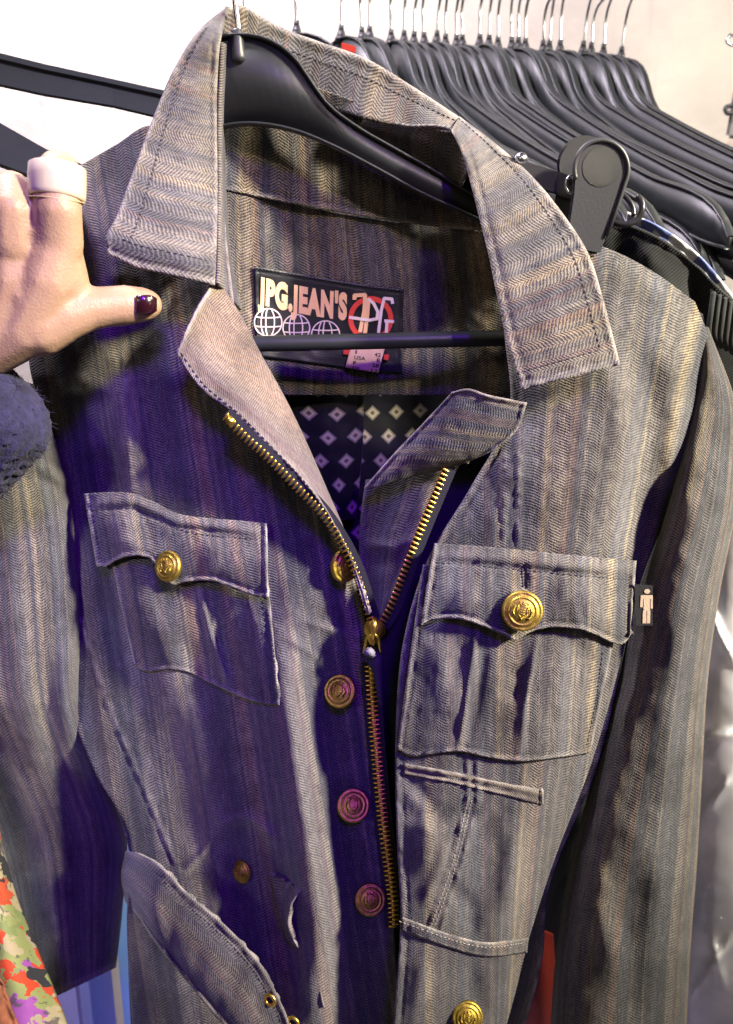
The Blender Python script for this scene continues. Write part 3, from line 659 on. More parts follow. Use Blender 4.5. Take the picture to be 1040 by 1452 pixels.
zp = bpy.data.objects.new('zip', None); link(zp, jk)
zl = [(318, 588, .4225), (341, 613, .4235), (379, 648, .4255), (420, 690, .4290), (455, 726, .4325), (482, 766, .4360), (503, 808, .4395), (516, 846, .4425), (526, 880, .4440)]
zr = [(634, 663, .4425), (621, 694, .4430), (601, 742, .4440), (583, 787, .4450), (566, 832, .4455), (554, 862, .4450), (540, 886, .4445)]
zc = [(526, 938, .450), (529, 1000, .458), (534, 1060, .461), (542, 1150, .462), (551, 1220, .462), (558, 1285, .462), (559, 1314, .462)]
def ribbon(name, path, off_a, off_b, mat, parent, dY=0.0015):
    p = cr(path, 60); tg = np.gradient(p[:, :2], axis=0); tg /= np.linalg.norm(tg, axis=1)[:, None]; nn = np.stack([-tg[:, 1], tg[:, 0]], -1)
    vs, fs = [], []
    for i in range(60):
        for o, dd in ((off_a, 0), (off_b, 0), (off_b, .0009), (off_a, .0009)):
            vs.append(P(p[i, 0]+nn[i, 0]*o, p[i, 1]+nn[i, 1]*o, p[i, 2]+dY+dd))
    for i in range(59):
        for k in range(4): fs.append((i*4+k, i*4+(k+1) % 4, i*4+4+(k+1) % 4, i*4+4+k))
    fs += [(3, 2, 1, 0), (236, 237, 238, 239)]
    return mk(name, vs, fs, mat, parent, False)
ribbon('zip_tape', zl, -14, 4, M_TAPE, zp); ribbon('zip_tape', zr, -14, 5, M_TAPE, zp); ribbon('zip_tape', zc, -13, 13, M_TAPE, zp)
bm = bmesh.new(); box_bm(bm, (0, 0, 0), (1, 1, 1)); 
for v in bm.verts:
    if v.co.x > 0: v.co.y *= .62; v.co.z *= .8
bmesh.ops.bevel(bm, geom=bm.edges[:], offset=.16, segments=1, affect='EDGES')
me_tooth = bpy.data.meshes.new('tooth'); bm.to_mesh(me_tooth); bm.free(); me_tooth.materials.append(M_GOLD)
me_tooth.polygons.foreach_set('use_smooth', [True]*len(me_tooth.polygons))
def teeth(path, spacing, offs, L=.0046, T=.00145, flip=1, skew=0.):
    p = cr(path, 400); d = np.r_[0, np.cumsum(np.hypot(*np.diff(p[:, :2], axis=0).T))]
    t = spacing*.5
    while t < d[-1]:
        q = [np.interp(t, d, p[:, k]) for k in range(3)]; q2 = [np.interp(min(t+2, d[-1]), d, p[:, k]) for k in range(3)]; q1 = [np.interp(max(t-2, 0), d, p[:, k]) for k in range(3)]
        tg = (VP(*q2)-VP(*q1)).normalized(); nrm = Vector((0, -1, .05)); sd = tg.cross(nrm).normalized()*flip
        sd = (sd+tg*skew).normalized(); tg2 = nrm.cross(sd).normalized()
        o = link(bpy.data.objects.new('tooth', me_tooth), zp)
        o.matrix_world = Matrix.Translation(VP(*q)+sd*offs) @ Matrix((sd*L, tg2*T, sd.cross(tg2)*.0024)).transposed().to_4x4()
        t += spacing
teeth(zl, 7.3, 0, skew=.15); teeth(zr, 7.0, 0, flip=-1, skew=.1)
teeth(zc, 6.6, .0013, L=.0052, T=.0016, flip=-1); teeth([(x, y+3.3, Y) for x, y, Y in zc], 6.6, .0013, L=.0052, T=.0016, flip=1)
bm = bmesh.new(); box_bm(bm, (0, 0, 0), (.0042, .0045, .0032), bev=.0006); st = from_bm('top_stop', bm, M_GOLD, zp); frame(st, VP(327, 597, .4215), (0, -1, .1), (-.5, 0, .6))
# slider
def poly_prism(name, pts, Y, tk, mat, parent, bev=.0005, smooth=False):
    bm = bmesh.new(); f = [bm.verts.new(P(x, y, Y-tk/2)) for x, y in pts]; b = [bm.verts.new(P(x, y, Y+tk/2)) for x, y in pts]; n = len(pts)
    bm.faces.new(f); bm.faces.new(b[::-1])
    for i in range(n): bm.faces.new((f[i], b[i], b[(i+1) % n], f[(i+1) % n]))
    bmesh.ops.recalc_face_normals(bm, faces=bm.faces[:])
    if bev: bmesh.ops.bevel(bm, geom=[e for e in bm.edges if e.calc_face_angle(0) > .4], offset=bev, segments=2, affect='EDGES')
    return from_bm(name, bm, mat, parent, smooth)
poly_prism('slider', [(517, 884), (524, 878), (531, 880), (537, 878), (545, 884), (548, 892), (545, 902), (538, 906), (534, 916), (526, 916), (521, 906), (517, 896)], .4405, .006, M_GOLD, zp, .0010, True)
tube('slider_bridge', smoothpts([P(531, 878, .4385), P(531, 884, .4345), P(530, 896, .4340), P(530, 906, .4375)], 14), .0017, M_GOLD, zp, 10)
tube('puller_ring', smoothpts([P(530, 900, .4335), P(522, 902, .434), P(518, 914, .4345), P(516, 926, .436)], 16), .0007, M_GOLD, zp, 8)
tube('puller_ring', smoothpts([P(531, 899, .4335), P(536, 903, .434), P(538, 914, .4345), P(540, 924, .436)], 16), .0007, M_GOLD, zp, 8)
M_PULL = plain('puller_cord', (.20, .19, .22), .9, bump=1, bscale=1200)
poly_prism('puller_end', [(516, 923), (524, 916), (531, 922), (534, 927), (532, 933), (524, 932), (515, 927)], .4350, .003, M_PULL, zp, .0008, True)
M_VTAB = plain('dark_tab_fabric', (.035, .030, .045), .8, bump=.6, bscale=900)
poly_prism('puller_tab', [(519, 931), (541, 922), (541, 950), (542, 985), (544, 1000), (538, 1001), (533, 975), (528, 950), (521, 940)], .4395, .0022, M_VTAB, zp, .0006, True)

poly_prism('tag_body', [(484, 60), (505, 66), (505, 76), (484, 72)], .70, .003, plain('red_plastic', (.55, .04, .03), .45), rt, .0006)
# buttons ------------------------------------------------------------
def button_mesh():
    bm = bmesh.new(); S = 48
    prof = [(0, .0028), (.30, .0029), (.55, .0024), (.62, .0022), (.655, .0027), (.69, .0027), (.72, .0020), (.85, .0019), (.90, .0022), (.97, .0018), (1.0, .0006), (.97, -.0008), (.6, -.0012), (0, -.0012)]
    rings = []
    prof = [(r, z+(.0016*(1-r*r) if z > 0 else 0)) for r, z in prof]
    for r, z in prof:
        if r == 0: rings.append([bm.verts.new((0, 0, z))]); continue
        ring = []
        for k in range(S):
            an = 2*math.pi*k/S; zz = z+(.00035*(k % 2) if .88 < r < .99 and z > 0 else 0)
            if .74 < r < .88 and z > 0: zz += .00018*math.sin(k*5.1)
            ring.append(bm.verts.new((r*.0104*math.cos(an), r*.0104*math.sin(an), zz)))
        rings.append(ring)
    for a_, b_ in zip(rings[:-1], rings[1:]):
        for k in range(S):
            if len(a_) == 1: bm.faces.new((a_[0], b_[k], b_[(k+1) % S]))
            elif len(b_) == 1: bm.faces.new((a_[(k+1) % S], a_[k], b_[0]))
            else: bm.faces.new((a_[k], b_[k], b_[(k+1) % S], a_[(k+1) % S]))
    # relief crest: shield outline, three bars, a crown and side sprigs
    def seg(p, q, wd=.0007, z=.0041, h=.0009):
        p, q = Vector(p+(0,)), Vector(q+(0,)); d = q-p; an = math.atan2(d.y, d.x)
        box_bm(bm, ((p+q)/2+Vector((0, 0, z))), (d.length+wd*.5, wd, h), Matrix.Rotation(an, 3, 'Z'), .0002)
    for p, q in [((-.0024, .0026), (-.0024, -.0012)), ((.0026, .0026), (.0026, -.0012)), ((-.0024, -.0012), (.0001, -.0036)), ((.0026, -.0012), (.0001, -.0036)), ((-.0024, .0026), (.0026, .0026)), ((-.0012, .0012), (.0014, .0012)), ((-.0012, 0), (.0012, 0)), ((-.0010, -.0012), (.0012, -.0012)),
                 ((-.0018, .0036), (.002, .0036)), ((-.0018, .0036), (-.0020, .0048)), ((0, .0036), (0, .0050)), ((.002, .0036), (.0022, .0048)), ((-.0040, .002), (-.0048, -.0005)), ((-.0048, -.0005), (-.0036, -.003)), ((.0040, .002), (.0048, -.0005)), ((.0048, -.0005), (.0036, -.003))]: seg(p, q)
    me = bpy.data.meshes.new('button'); bm.to_mesh(me); bm.free(); me.materials.append(M_BRASS); me.polygons.foreach_set('use_smooth', [True]*len(me.polygons)); return me
me_btn = button_mesh()
def button(px, py, Y, normal, rpx, parent, roll=0):
    o = link(bpy.data.objects.new('button', me_btn)); frame(o, VP(px, py, Y), normal, (math.sin(R(roll)), 0, math.cos(R(roll))))
    s = rpx*mpp(py, Y)/.0104; o.matrix_world = o.matrix_world @ Matrix.Diagonal((s, s, s, 1)); o.parent = parent
    return o
for px, py, r, nr in ((489, 801, 25, (.80, -1, .1)), (483, 980, 24, (-.35, -1, .60)), (501, 1142, 23.5, (.1, -1, .75)), (525, 1275, 22, (.1, -1, .60))):
    button(px, py, yat(lf, px, py)-.0058, nr, r, jk)
button(344, 1235, yat(lf, 344, 1235)-.003, (-.6, -1, .3), 16, jk)
button(663, 1441, yat(rf, 663, 1441)-.004, (0, -1, .45), 22, jk)

# pockets ------------------------------------------------------------
def flap(name, top, bot, base, lift, mat, seed, uv0, n=60, nv_=5, uvf=None, **k):
    T = cr(top, n); B = cr(bot, n, k.pop('lin', False)); rows = []
    for f in np.linspace(0, 1, nv_):
        r = T*(1-f)+B*f; rows.append([(x, y, yat(base, x, y)-lift(f)) for x, y in r])
    return cloth(name, rows, mat, jk, uv=uvf or (lambda X, Y, su, sv: (X, Y)), seed=seed, uv0=uv0, **k)
fbR = [(598, 886), (612, 879), (632, 877), (652, 878), (672, 883), (692, 891), (712, 900), (731, 909), (744, 901), (760, 894), (778, 890), (800, 890), (824, 893), (846, 901), (866, 911), (880, 915), (888, 911), (895, 900)]
pbR = flap('pocket', [(600, 800), (690, 806), (780, 812), (890, 815)], [(563, 1062), (580, 1072), (610, 1070), (650, 1066), (690, 1074), (735, 1080), (790, 1075), (838, 1068)], rf, lambda f: .003+.005*math.sin(math.pi*min(1, f*1.05)), M_F, 81, (.02, 0), nv_=9, uvf=fan(.0004, 690, 900),
    edges='lrb', ew=6, noise=.0012, ns=70, wear=.6, eh=.0015, thick=.0025, folds=[([(676, 890), (660, 1000), (649, 1064)], .0026, 7, 3), ([(690, 895), (675, 1000), (664, 1064)], -.0025, 9), ([(765, 895), (746, 1000), (738, 1076)], .0026, 3, 8), ([(620, 900), (640, 960), (630, 1040)], .004, 26), ([(655, 900), (640, 980)], -.004, 14), ([(735, 940), (728, 1000)], -.004, 14), ([(800, 930), (790, 1020)], .003, 28), ([(800, 905), (840, 930)], -.003, 12)])
dashes('stitching', [gpath(pbR, [(855, 925), (844, 1000), (831, 1062)])], pbR.o, r=.0003)
fR = flap('pocket_flap', [(616, 770), (700, 776), (800, 786), (903, 795)], fbR, rf, lambda f: .006+.008*f+.004*math.sin(math.pi*f), M_F, 82, (.012, .001), uvf=fan(.0002, 690, 900),
    edges='lrb', ew=6, eh=.0018, thick=.003, noise=.0020, ns=45, wear=.85, folds=[([(616, 795), (700, 802), (800, 812), (900, 820)], -.0022, 4), ([(616, 783), (700, 789), (800, 799), (900, 806)], .0022, 10), ([(745, 800), (746, 838)], -.0028, 4), ([(640, 830), (660, 870)], .002, 16), ([(830, 830), (850, 900)], .002, 20)], lin=True)
dashes('stitching', [gpath(fR, [(618, 797), (700, 804), (800, 814), (898, 822)])], fR.o)
dashes('buttonhole', [gpath(fR, [(741, 806), (742, 836)]), gpath(fR, [(748, 806), (749, 836)])], fR.o, M_STITCH, dash=.0014, gap=.0003, r=.0006)
button(741, 866, yat(fR, 741, 866)-.0042, (-.15, -1, .30), 29, fR.o, 8)
# small woven tab with a man figure
M_TAB = plain('black_woven_tab', (.012, .012, .015), .6, bump=.4, bscale=1500)
M_CREAM = plain('cream_thread', (.46, .35, .25), .7, bump=.4, bscale=1400)
ty = .440
tb = poly_prism('woven_tab', [(900, 828), (926, 830), (926, 887), (902, 887)], ty, .0010, M_TAB, jk, 0)
def flat_shapes(name, polys, Yf, mat, parent, tk=.0003):
    vs, fs = [], []
    for pl in polys:
        o = len(vs); n = len(pl)
        for dd in (0, tk):
            vs += [P(x, y, Yf(x, y)+dd) for x, y in pl]
        fs.append(tuple(o+i for i in range(n))); fs += [(o+i, o+n+i, o+n+(i+1) % n, o+(i+1) % n) for i in range(n)]
    return mk(name, vs, fs, mat, parent, False)
circ = lambda cx, cy, r, n=16, ry=None: [(cx+r*math.cos(2*math.pi*k/n), cy+(ry or r)*math.sin(2*math.pi*k/n)) for k in range(n)]
flat_shapes('figure_print', [circ(918, 838.5, 4.2, 14, 3.4), [(909, 844), (926, 844), (926, 863), (923, 863), (923, 849), (922, 849), (922, 866), (913, 866), (913, 849), (912, 849), (912, 861), (908, 861)], [(912, 866), (917, 866), (917, 884), (911.5, 884)], [(918, 866), (922.5, 866), (922, 884), (918, 884)]], lambda x, y: ty-.0009, M_CREAM, tb)
# welt pocket
wl = flap('pocket_welt', [(572, 1082), (640, 1094), (700, 1107), (771, 1121)], [(573, 1098), (640, 1110), (700, 1124), (771, 1142)], rf, lambda f: .0022*math.sin(math.pi*min(.9, f+.1))+.0004, M_F, 83, (.3, .3), edges='trb', ew=4, eh=.0016, noise=.0007, wear=.9, thick=.0025,
    folds=[([(575, 1092), (640, 1103), (700, 1116), (766, 1131)], -.0025, 2.6)], uvf=lambda X, Y, su, sv: (sv*2, su))
ws = flap('waist_seam', [(571, 1300), (600, 1311), (640, 1325), (690, 1336), (750, 1330)], [(570, 1320), (600, 1331), (640, 1345), (690, 1357), (748, 1351)], rf, lambda f: .0006+.0034*math.sin(math.pi*min(1, f*.75+.12)), M_F, 88, (.02, 0), uvf=fan(.0010, 690, 900), edges='tb', ew=5, eh=.0012, thick=.002, noise=.0008, wear=.9)
dashes('stitching', [gpath(ws, [(566, 1306), (600, 1318), (640, 1332), (690, 1343), (742, 1337)])], ws.o, M_STITCH2, r=.00025)
# left pocket
fbL = [(137, 803), (150, 804), (163, 796), (178, 790), (196, 788), (212, 791), (224, 802), (236, 822), (246, 831), (262, 826), (285, 823), (305, 825), (325, 832), (345, 840), (364, 846), (381, 848)]
pbL = flap('pocket', [(150, 760), (220, 770), (300, 780), (378, 790)], [(190, 940), (205, 952), (235, 950), (262, 952), (300, 970), (335, 986), (370, 998), (397, 1000)], lf, lambda f: .002+.005*math.sin(math.pi*min(1, f*1.03)), M_F, 84, (.72, .1), nv_=9, uvf=lambda X, Y, su, sv: (X-.16*(Y-800), Y),
    edges='lrb', ew=6, noise=.0012, ns=70, wear=.6, eh=.0015, thick=.0025, folds=[([(284, 830), (300, 900), (330, 985)], .0035, 3, 8), ([(300, 840), (318, 910), (345, 985)], -.003, 9), ([(215, 830), (250, 900), (290, 960)], -.003, 16), ([(360, 860), (375, 950)], .003, 16)])
fL = flap('pocket_flap', [(119, 700), (150, 698), (190, 700), (220, 712), (250, 727), (300, 735), (340, 738), (379, 742)], fbL, lf, lambda f: .006+.008*f+.004*math.sin(math.pi*f), M_F, 85, (.71, .1), uvf=lambda X, Y, su, sv: (X-.16*(Y-800), Y),
    edges='lrb', ew=6, eh=.0018, thick=.003, noise=.0022, ns=45, wear=.85, folds=[([(122, 722), (190, 720), (250, 748), (378, 764)], -.0020, 4), ([(121, 711), (190, 709), (250, 737), (378, 753)], .0022, 9), ([(205, 720), (215, 780)], -.004, 16), ([(170, 730), (178, 780)], .003, 18), ([(300, 760), (310, 820)], .002, 22)], lin=True)
dashes('stitching', [gpath(fL, [(124, 724), (190, 722), (250, 749), (378, 766)]), gpath(fL, [(131, 730), (145, 795)])], fL.o)
dashes('stitching', [gpath(pbL, [(377, 850), (390, 940), (391, 990)])], pbL.o, r=.0003)
button(240, 803, yat(fL, 240, 803)-.0042, (-.55, -1, .35), 22.5, fL.o, -20)
# lower left pocket folds (curled flap edge)
cloth('pocket_flap', [[(384, 1240, .455), (405, 1250, .447), (427, 1262, .436)], [(390, 1275, .456), (402, 1280, .448), (412, 1288, .438)], [(396, 1300, .456), (403, 1306, .448), (409, 1312, .440)], [(408, 1335, .456), (415, 1340, .448), (423, 1344, .444)]], M_F, jk, edges='r', ew=6, eh=.0022, noise=.0006, wear=1.0, seed=86, res=2, thick=.003)

cloth('pocket_facing', [[(428, 1286, .452), (433, 1292, .447), (440, 1298, .444)], [(430, 1330, .452), (437, 1334, .447), (443, 1338, .444)], [(440, 1380, .452), (446, 1384, .447), (452, 1388, .444)], [(450, 1425, .452), (455, 1428, .447), (461, 1430, .444)]], M_F, jk, edges='r', ew=5, eh=.002, noise=.0006, wear=1.0, seed=87, res=2, thick=.002)
# belt ---------------------------------------------------------------
blt = cloth('belt', [[(178, 1206, .500), (172, 1240, .503), (178, 1280, .505)], [(194, 1210, .468), (186, 1248, .470), (193, 1296, .474)], [(222, 1224, .440), (206, 1272, .440), (214, 1328, .446)], [(268, 1268, .430), (246, 1318, .430), (255, 1380, .434)],
                [(320, 1312, .424), (290, 1365, .424), (297, 1432, .428)], [(370, 1368, .420), (336, 1424, .420), (336, 1482, .424)], [(398, 1420, .418), (365, 1475, .418), (345, 1530, .422)], [(420, 1475, .416), (390, 1530, .416), (370, 1580, .42)]], M_C, jk, edges='lr', ew=8, eh=.0014, noise=.0020, ns=50, seed=91, wear=.5, uv0=(2.9, 0), thick=.003)
dashes('stitching', [inset_path(blt, 'l', .10, .12, .98), inset_path(blt, 'r', .10, .12, .98)], blt.o, r=.0003)
def eyelet(px, py):
    o_ = []
    c = VP(px, py, yat(blt, px, py)-.0008); bm = bmesh.new(); S, T = 28, 10
    vs = [[bm.verts.new(((.0036+.0012*math.cos(t*2*math.pi/T))*math.cos(s*2*math.pi/S), (.0036+.0012*math.cos(t*2*math.pi/T))*math.sin(s*2*math.pi/S), .0010*math.sin(t*2*math.pi/T))) for t in range(T)] for s in range(S)]
    for s in range(S):
        for t in range(T): bm.faces.new((vs[s][t], vs[(s+1) % S][t], vs[(s+1) % S][(t+1) % T], vs[s][(t+1) % T]))
    e = from_bm('eyelet', bm, M_GOLD); frame(e, c, (-.45, -1, .1)); e.parent = blt.o
    bm = bmesh.new(); bmesh.ops.create_circle(bm, cap_ends=True, segments=20, radius=.0027); h = from_bm('eyelet_hole', bm, M_TAPE); frame(h, c+Vector((0, .0003, 0)), (-.45, -1, .1)); h.parent = blt.o
eyelet(383, 1418); eyelet(416, 1450)

# brand label --------------------------------------------------------
LY = lambda x, y: yat(yoke, max(290, x), min(555, y))-.0022
M_LBL = plain('black_satin_label', (.008, .009, .014), .42, bump=.35, bscale=1300)
lrows = [[(x, y, LY(x, y)) for x, y in cr([(x0, y0), (x0+70, y0+(y1-y0)*.33+1), (x0+140, y0+(y1-y0)*.66+2), (x1, y1)], 12)] for x0, y0, x1, y1 in ((361, 377, 573, 410), (362, 420, 572, 450), (363, 470, 571, 500), (364, 505, 570, 530))]
lbl = cloth('neck_label', lrows, M_LBL, jk, edges='tlr', ew=4, eh=.0006, noise=.0005, seed=95, thick=.0008, wear=.0)
dashes('stitching', [inset_path(lbl, 't', .03, .01, .99)], lbl.o, plain('grey_stitch_thread', (.10, .10, .11), .8), dash=.0012, gap=.0012, r=.0002)
LF = lambda x, y: yat(lbl, x, y)-.0006
M_PEACH = plain('peach_embroidery', (.80, .50, .28), .75, bump=.5, bscale=1600)
M_REDT = plain('red_embroidery', (.62, .05, .035), .75, bump=.5, bscale=1600)
M_LILAC = plain('pale_thread', (.72, .62, .62), .75, bump=.4, bscale=1600)
def text_mesh(name, s, mapf, Yf, mat, parent, bold=0.0):
    cu = bpy.data.curves.new(name, 'FONT'); cu.body = s; cu.size = 1; cu.offset = bold; cu.resolution_u = 6; cu.space_character = 1.0+bold*2
    o = bpy.data.objects.new(name, cu); C.objects.link(o)
    dg = bpy.context.evaluated_depsgraph_get(); me = bpy.data.meshes.new_from_object(o.evaluated_get(dg)); bpy.data.objects.remove(o)
    n = len(me.vertices); co = np.zeros(n*3); me.vertices.foreach_get('co', co); co = co.reshape(-1, 3)
    x0, x1 = co[:, 0].min(), co[:, 0].max()
    fs = [tuple(p.vertices) for p in me.polygons]
    vs = []
    for x, y, z in co:
        px, py = mapf((x-x0)/(x1-x0), y/.72); vs.append(P(px, py, Yf(px, py)))
    return mk(name, vs, fs, mat, parent, False)
text_mesh('label_lettering', "JPG.JEAN'S", lambda f, h: (366+126*f+1.0*h, 428+23.5*f-35*h+2.5*math.sin(f*3.1)), LF, M_PEACH, lbl.o, .062)
def strokes(lines, wd):
    out = []
    for ln in lines:
        for (x0, y0), (x1, y1) in zip(ln[:-1], ln[1:]):
            L = math.hypot(x1-x0, y1-y0) or 1; nx, ny = -(y1-y0)/L*wd/2, (x1-x0)/L*wd/2; ex, ey = (x1-x0)/L*wd*.2, (y1-y0)/L*wd*.2
            out.append([(x0+nx-ex, y0+ny-ey), (x1+nx+ex, y1+ny+ey), (x1-nx+ex, y1-ny+ey), (x0-nx-ex, y0-ny-ey)])
    return out
gl = []
for cx, cy, r in ((380.5, 457, 19.5), (420.5, 465, 19), (462, 475, 20)):
    gl.append(circ(cx, cy, r, 30)+[circ(cx, cy, r, 30)[0]])
    gl.append([(cx-3.5*math.cos(a_), cy+r*math.sin(a_)) for a_ in np.linspace(-1.57, 1.57, 12)]); gl.append([(cx+9+0*a_-6*(1-math.cos(a_)), cy+r*math.sin(a_)*.93) for a_ in np.linspace(-1.2, 1.2, 10)]); gl.append([(cx-10+6*(1-math.cos(a_)), cy+r*math.sin(a_)*.93) for a_ in np.linspace(-1.2, 1.2, 10)])
    for h in (-8, 5): gl.append([(cx+math.sqrt(r*r-h*h)*math.sin(a_), cy+h+1.5*math.cos(a_)) for a_ in np.linspace(-1.57, 1.57, 10)])
flat_shapes('globe_print', strokes(gl, 1.7), LF, M_LILAC, lbl.o)
ringl = [[(526+a_*math.cos(t), 452+a_*math.sin(t)) for t in np.linspace(0, 2*math.pi, 36)] for a_ in (28.5,)]
flat_shapes('ring_print', strokes(ringl, 7), LF, M_REDT, lbl.o)
LF2 = lambda x, y: LF(x, y)-.0004
flat_shapes('monogram_print', strokes([[(503, 419), (518, 418), (517, 440), (511, 470)], [(503, 419), (503, 424)]], 5.5)+strokes([[(523, 424), (521, 448), (518, 472)]], 5.5), LF2, M_PEACH, lbl.o)
flat_shapes('monogram_print', strokes([[(523, 424), (530, 430), (536, 442), (535, 452), (524, 454), (496, 450)], [(557, 430), (556, 424), (545, 423), (541, 440), (537, 472)], [(546, 455), (558, 456)], [(549, 456), (548, 472)]], 4.4), LF2, M_LILAC, lbl.o)
M_TAG = plain('cream_size_tag', (.74, .52, .33), .7, bump=.3, bscale=900)
SG = lambda x, y: yat(yoke, x, y)-.0075
sz = cloth('size_tag', [[(499, 489, SG(500, 490)), (522, 491, SG(520, 490)), (546, 494, SG(545, 494))], [(494, 506, SG(497, 506)-.001), (518, 509, SG(518, 508)-.001), (541, 512, SG(541, 512)-.001)], [(490, 521, SG(492, 521)), (514, 525, SG(514, 525)), (537, 529, SG(537, 528))]], M_TAG, jk, edges='', noise=.0003, seed=96, thick=.0005, res=2)
M_INK = plain('dark_ink', (.05, .035, .035), .7)
for k, (l_, r_) in enumerate((('I', '42'), ('USA', '8'), ('F', '38'), ('GB', '12'))):
    bx, by = 504-1.6*k, 501.5+7.6*k
    SZ = lambda x, y: yat(sz, x, y)-.0004
    wl_ = {'I': 2, 'USA': 16, 'F': 4, 'GB': 11}[l_]; wr_ = {'8': 4}.get(r_, 9)
    text_mesh('size_print', l_, lambda f, h: (bx+wl_*f+.6*h, by+.13*wl_*f-5.2*h), SZ, M_INK, sz.o, .02)
    text_mesh('size_print', r_, lambda f, h: (bx+36-wr_+wr_*f+.6*h, by+3.5+.13*wr_*f-5.2*h), SZ, M_INK, sz.o, .02)
for pl in ([(488, 494), (497, 495), (496, 503), (487, 502)], [(545, 502), (552, 503), (551, 511), (544, 510)]): flat_shapes('size_tape', [pl], lambda x, y: SG(x, y)+.002, M_REDT, jk)

# ------------------------------------------------------------------ clip hanger and black garments at right
ch = thing('clip_hanger', 'black trouser hanger with a big paddle clip behind the right collar', 'hanger')
def paddle(name, Y, ox, oy, tk=.005):
    c = (853+ox, 240+oy); pts = [(c[0]+41*math.cos(t), c[1]+44*math.sin(t)) for t in np.linspace(R(168), R(372), 26)]
    pts += [(884+ox, 272+oy), (872+ox, 305+oy), (858+ox, 340+oy), (850+ox, 362+oy), (800+ox, 352+oy), (806+ox, 310+oy), (811+ox, 275+oy)]
    return poly_prism(name, pts, Y, tk, M_BLACKPL, ch, .0014, False)
pf = paddle('clip_jaw', .478, 0, 0); pbk = paddle('clip_jaw', .497, -22, -4)
ring = [P(853+38*math.cos(t), 240+41*math.sin(t), .4752) for t in np.linspace(R(160), R(385), 50)]
tube('clip_rim', ring+[P(877, 290, .4752), P(860, 335, .4752)], .0013, M_BLACKPL, pf, 8)
a = N('matt_grip'); a.set(Base_Color=(.075, .076, .084), Roughness=.5); a.bump(a.noise(a.obj(), 420, 3, .7), 1.0, .002)
bm = bmesh.new(); bmesh.ops.create_uvsphere(bm, u_segments=28, v_segments=10, radius=1)
g = from_bm('grip_pad', bm, a.m, pf); g.matrix_world = Matrix.Translation(VP(853, 237, .4755)) @ Matrix.Diagonal((.0108, .0012, .0105, 1)); 
slab('hanger_bar', [(690, 214), (735, 226), (790, 243), (812, 250)], [(690, 250), (735, 262), (790, 276), (812, 284)], .500, .492, .006, M_BLACKPL, ch, .001)
tube('clip_spring', [P(812+10*math.cos(k*.7), 262+14*math.sin(k*.7), .482+.0003*k) for k in range(40)], .0007, M_STEEL, ch, 6)
bm = bmesh.new(); bmesh.ops.create_icosphere(bm, subdivisions=2, radius=.004); fr = from_bm('rivet', bm, M_STEEL, ch); fr.location = VP(739, 226, .497)
M_WIRE = plain('black_coated_wire', (.02, .02, .022), .3)
wh = thing('wire_hook', 'small black wire hook curling out beside the paddle clip', 'hook')
tube('hook', smoothpts([P(858, 300, .502), P(872, 316, .496), P(890, 318, .494), P(905, 310, .494), P(911, 296, .494), P(908, 283, .496), P(904, 278, .497)], 40), .0019, M_WIRE, wh, 10)
tube('hook', smoothpts([P(878, 272, .506), P(890, 282, .503), P(898, 296, .501), P(899, 306, .500)], 20), .0015, M_WIRE, wh, 8)

a = N('black_knit'); uv = a.n('ShaderNodeUVMap', uv_map='UVMap').outputs[0]; sx = a.n('ShaderNodeSeparateXYZ'); a.put(sx.inputs[0], uv)
tw = a.m_('SINE', a.m_('MULTIPLY', a.m_('ADD', sx.outputs[0], a.m_('MULTIPLY', sx.outputs[1], .8)), 4200))
a.set(Base_Color=a.mix(a.m_('MULTIPLY', a.m_('ADD', tw, 1), .5), (.006, .008, .008), (.030, .034, .034)), Roughness=.9); a.bump(tw, .6, .0006); M_KNIT = a.m
bg = thing('black_jacket', 'black twill garment with ribbed trim hanging behind the right sleeve', 'garment')
cloth('garment_body', [[(850, 308, .525), (905, 322, .515), (960, 352, .515), (1010, 398, .520), (1070, 450, .535)], [(850, 420, .54), (905, 420, .53), (960, 430, .525), (1015, 470, .53), (1080, 520, .545)],
              [(820, 600, .565), (900, 600, .56), (980, 600, .56), (1040, 620, .565), (1046, 640, .57)], [(740, 900, .60), (820, 900, .59), (900, 900, .59), (960, 900, .595), (1005, 900, .60)], [(740, 1200, .62), (800, 1200, .60), (860, 1200, .60), (930, 1200, .605), (978, 1200, .62)], [(765, 1500, .63), (820, 1500, .61), (860, 1500, .61), (920, 1500, .61), (960, 1500, .62)]], M_KNIT, bg, edges='tr', noise=.006, seed=101, res=5, wear=0,
       folds=[([(900, 330), (930, 380), (960, 450)], .004, 25), ([(985, 385), (990, 450), (1000, 520)], -.010, 12)])
for k, (xa, ya) in enumerate(((1012, 420), (1020, 424), (1028, 428), (1036, 433), (1044, 438))):
    tube('rib', smoothpts([P(xa, ya-6, .508), P(xa-4, ya+25, .506), P(xa-6, ya+50, .508), P(xa+4, ya+68, .512)], 20), .0017, M_KNIT, bg, 8)
wb = thing('white_shirt', 'white striped fabric sliver showing above the black twill garment', 'garment')
a = N('white_blue_stripe'); ob = a.obj(); wv = a.noise(ob, 70, 2)
a.set(Base_Color=a.mix(a.ramp(wv, [(.5, (0,)*3), (.56, (1,)*3)]), (.78, .78, .82), (.12, .16, .42)), Roughness=.6); M_WS = a.m
cloth('shirt_body', [[(890, 300, .54), (935, 320, .535), (985, 355, .535), (1050, 430, .545)], [(885, 330, .545), (930, 350, .54), (980, 390, .54), (1045, 460, .55)], [(880, 420, .56), (930, 430, .56), (980, 450, .56), (1050, 520, .57)]], M_WS, wb, edges='t', noise=.003, seed=102, wear=0)

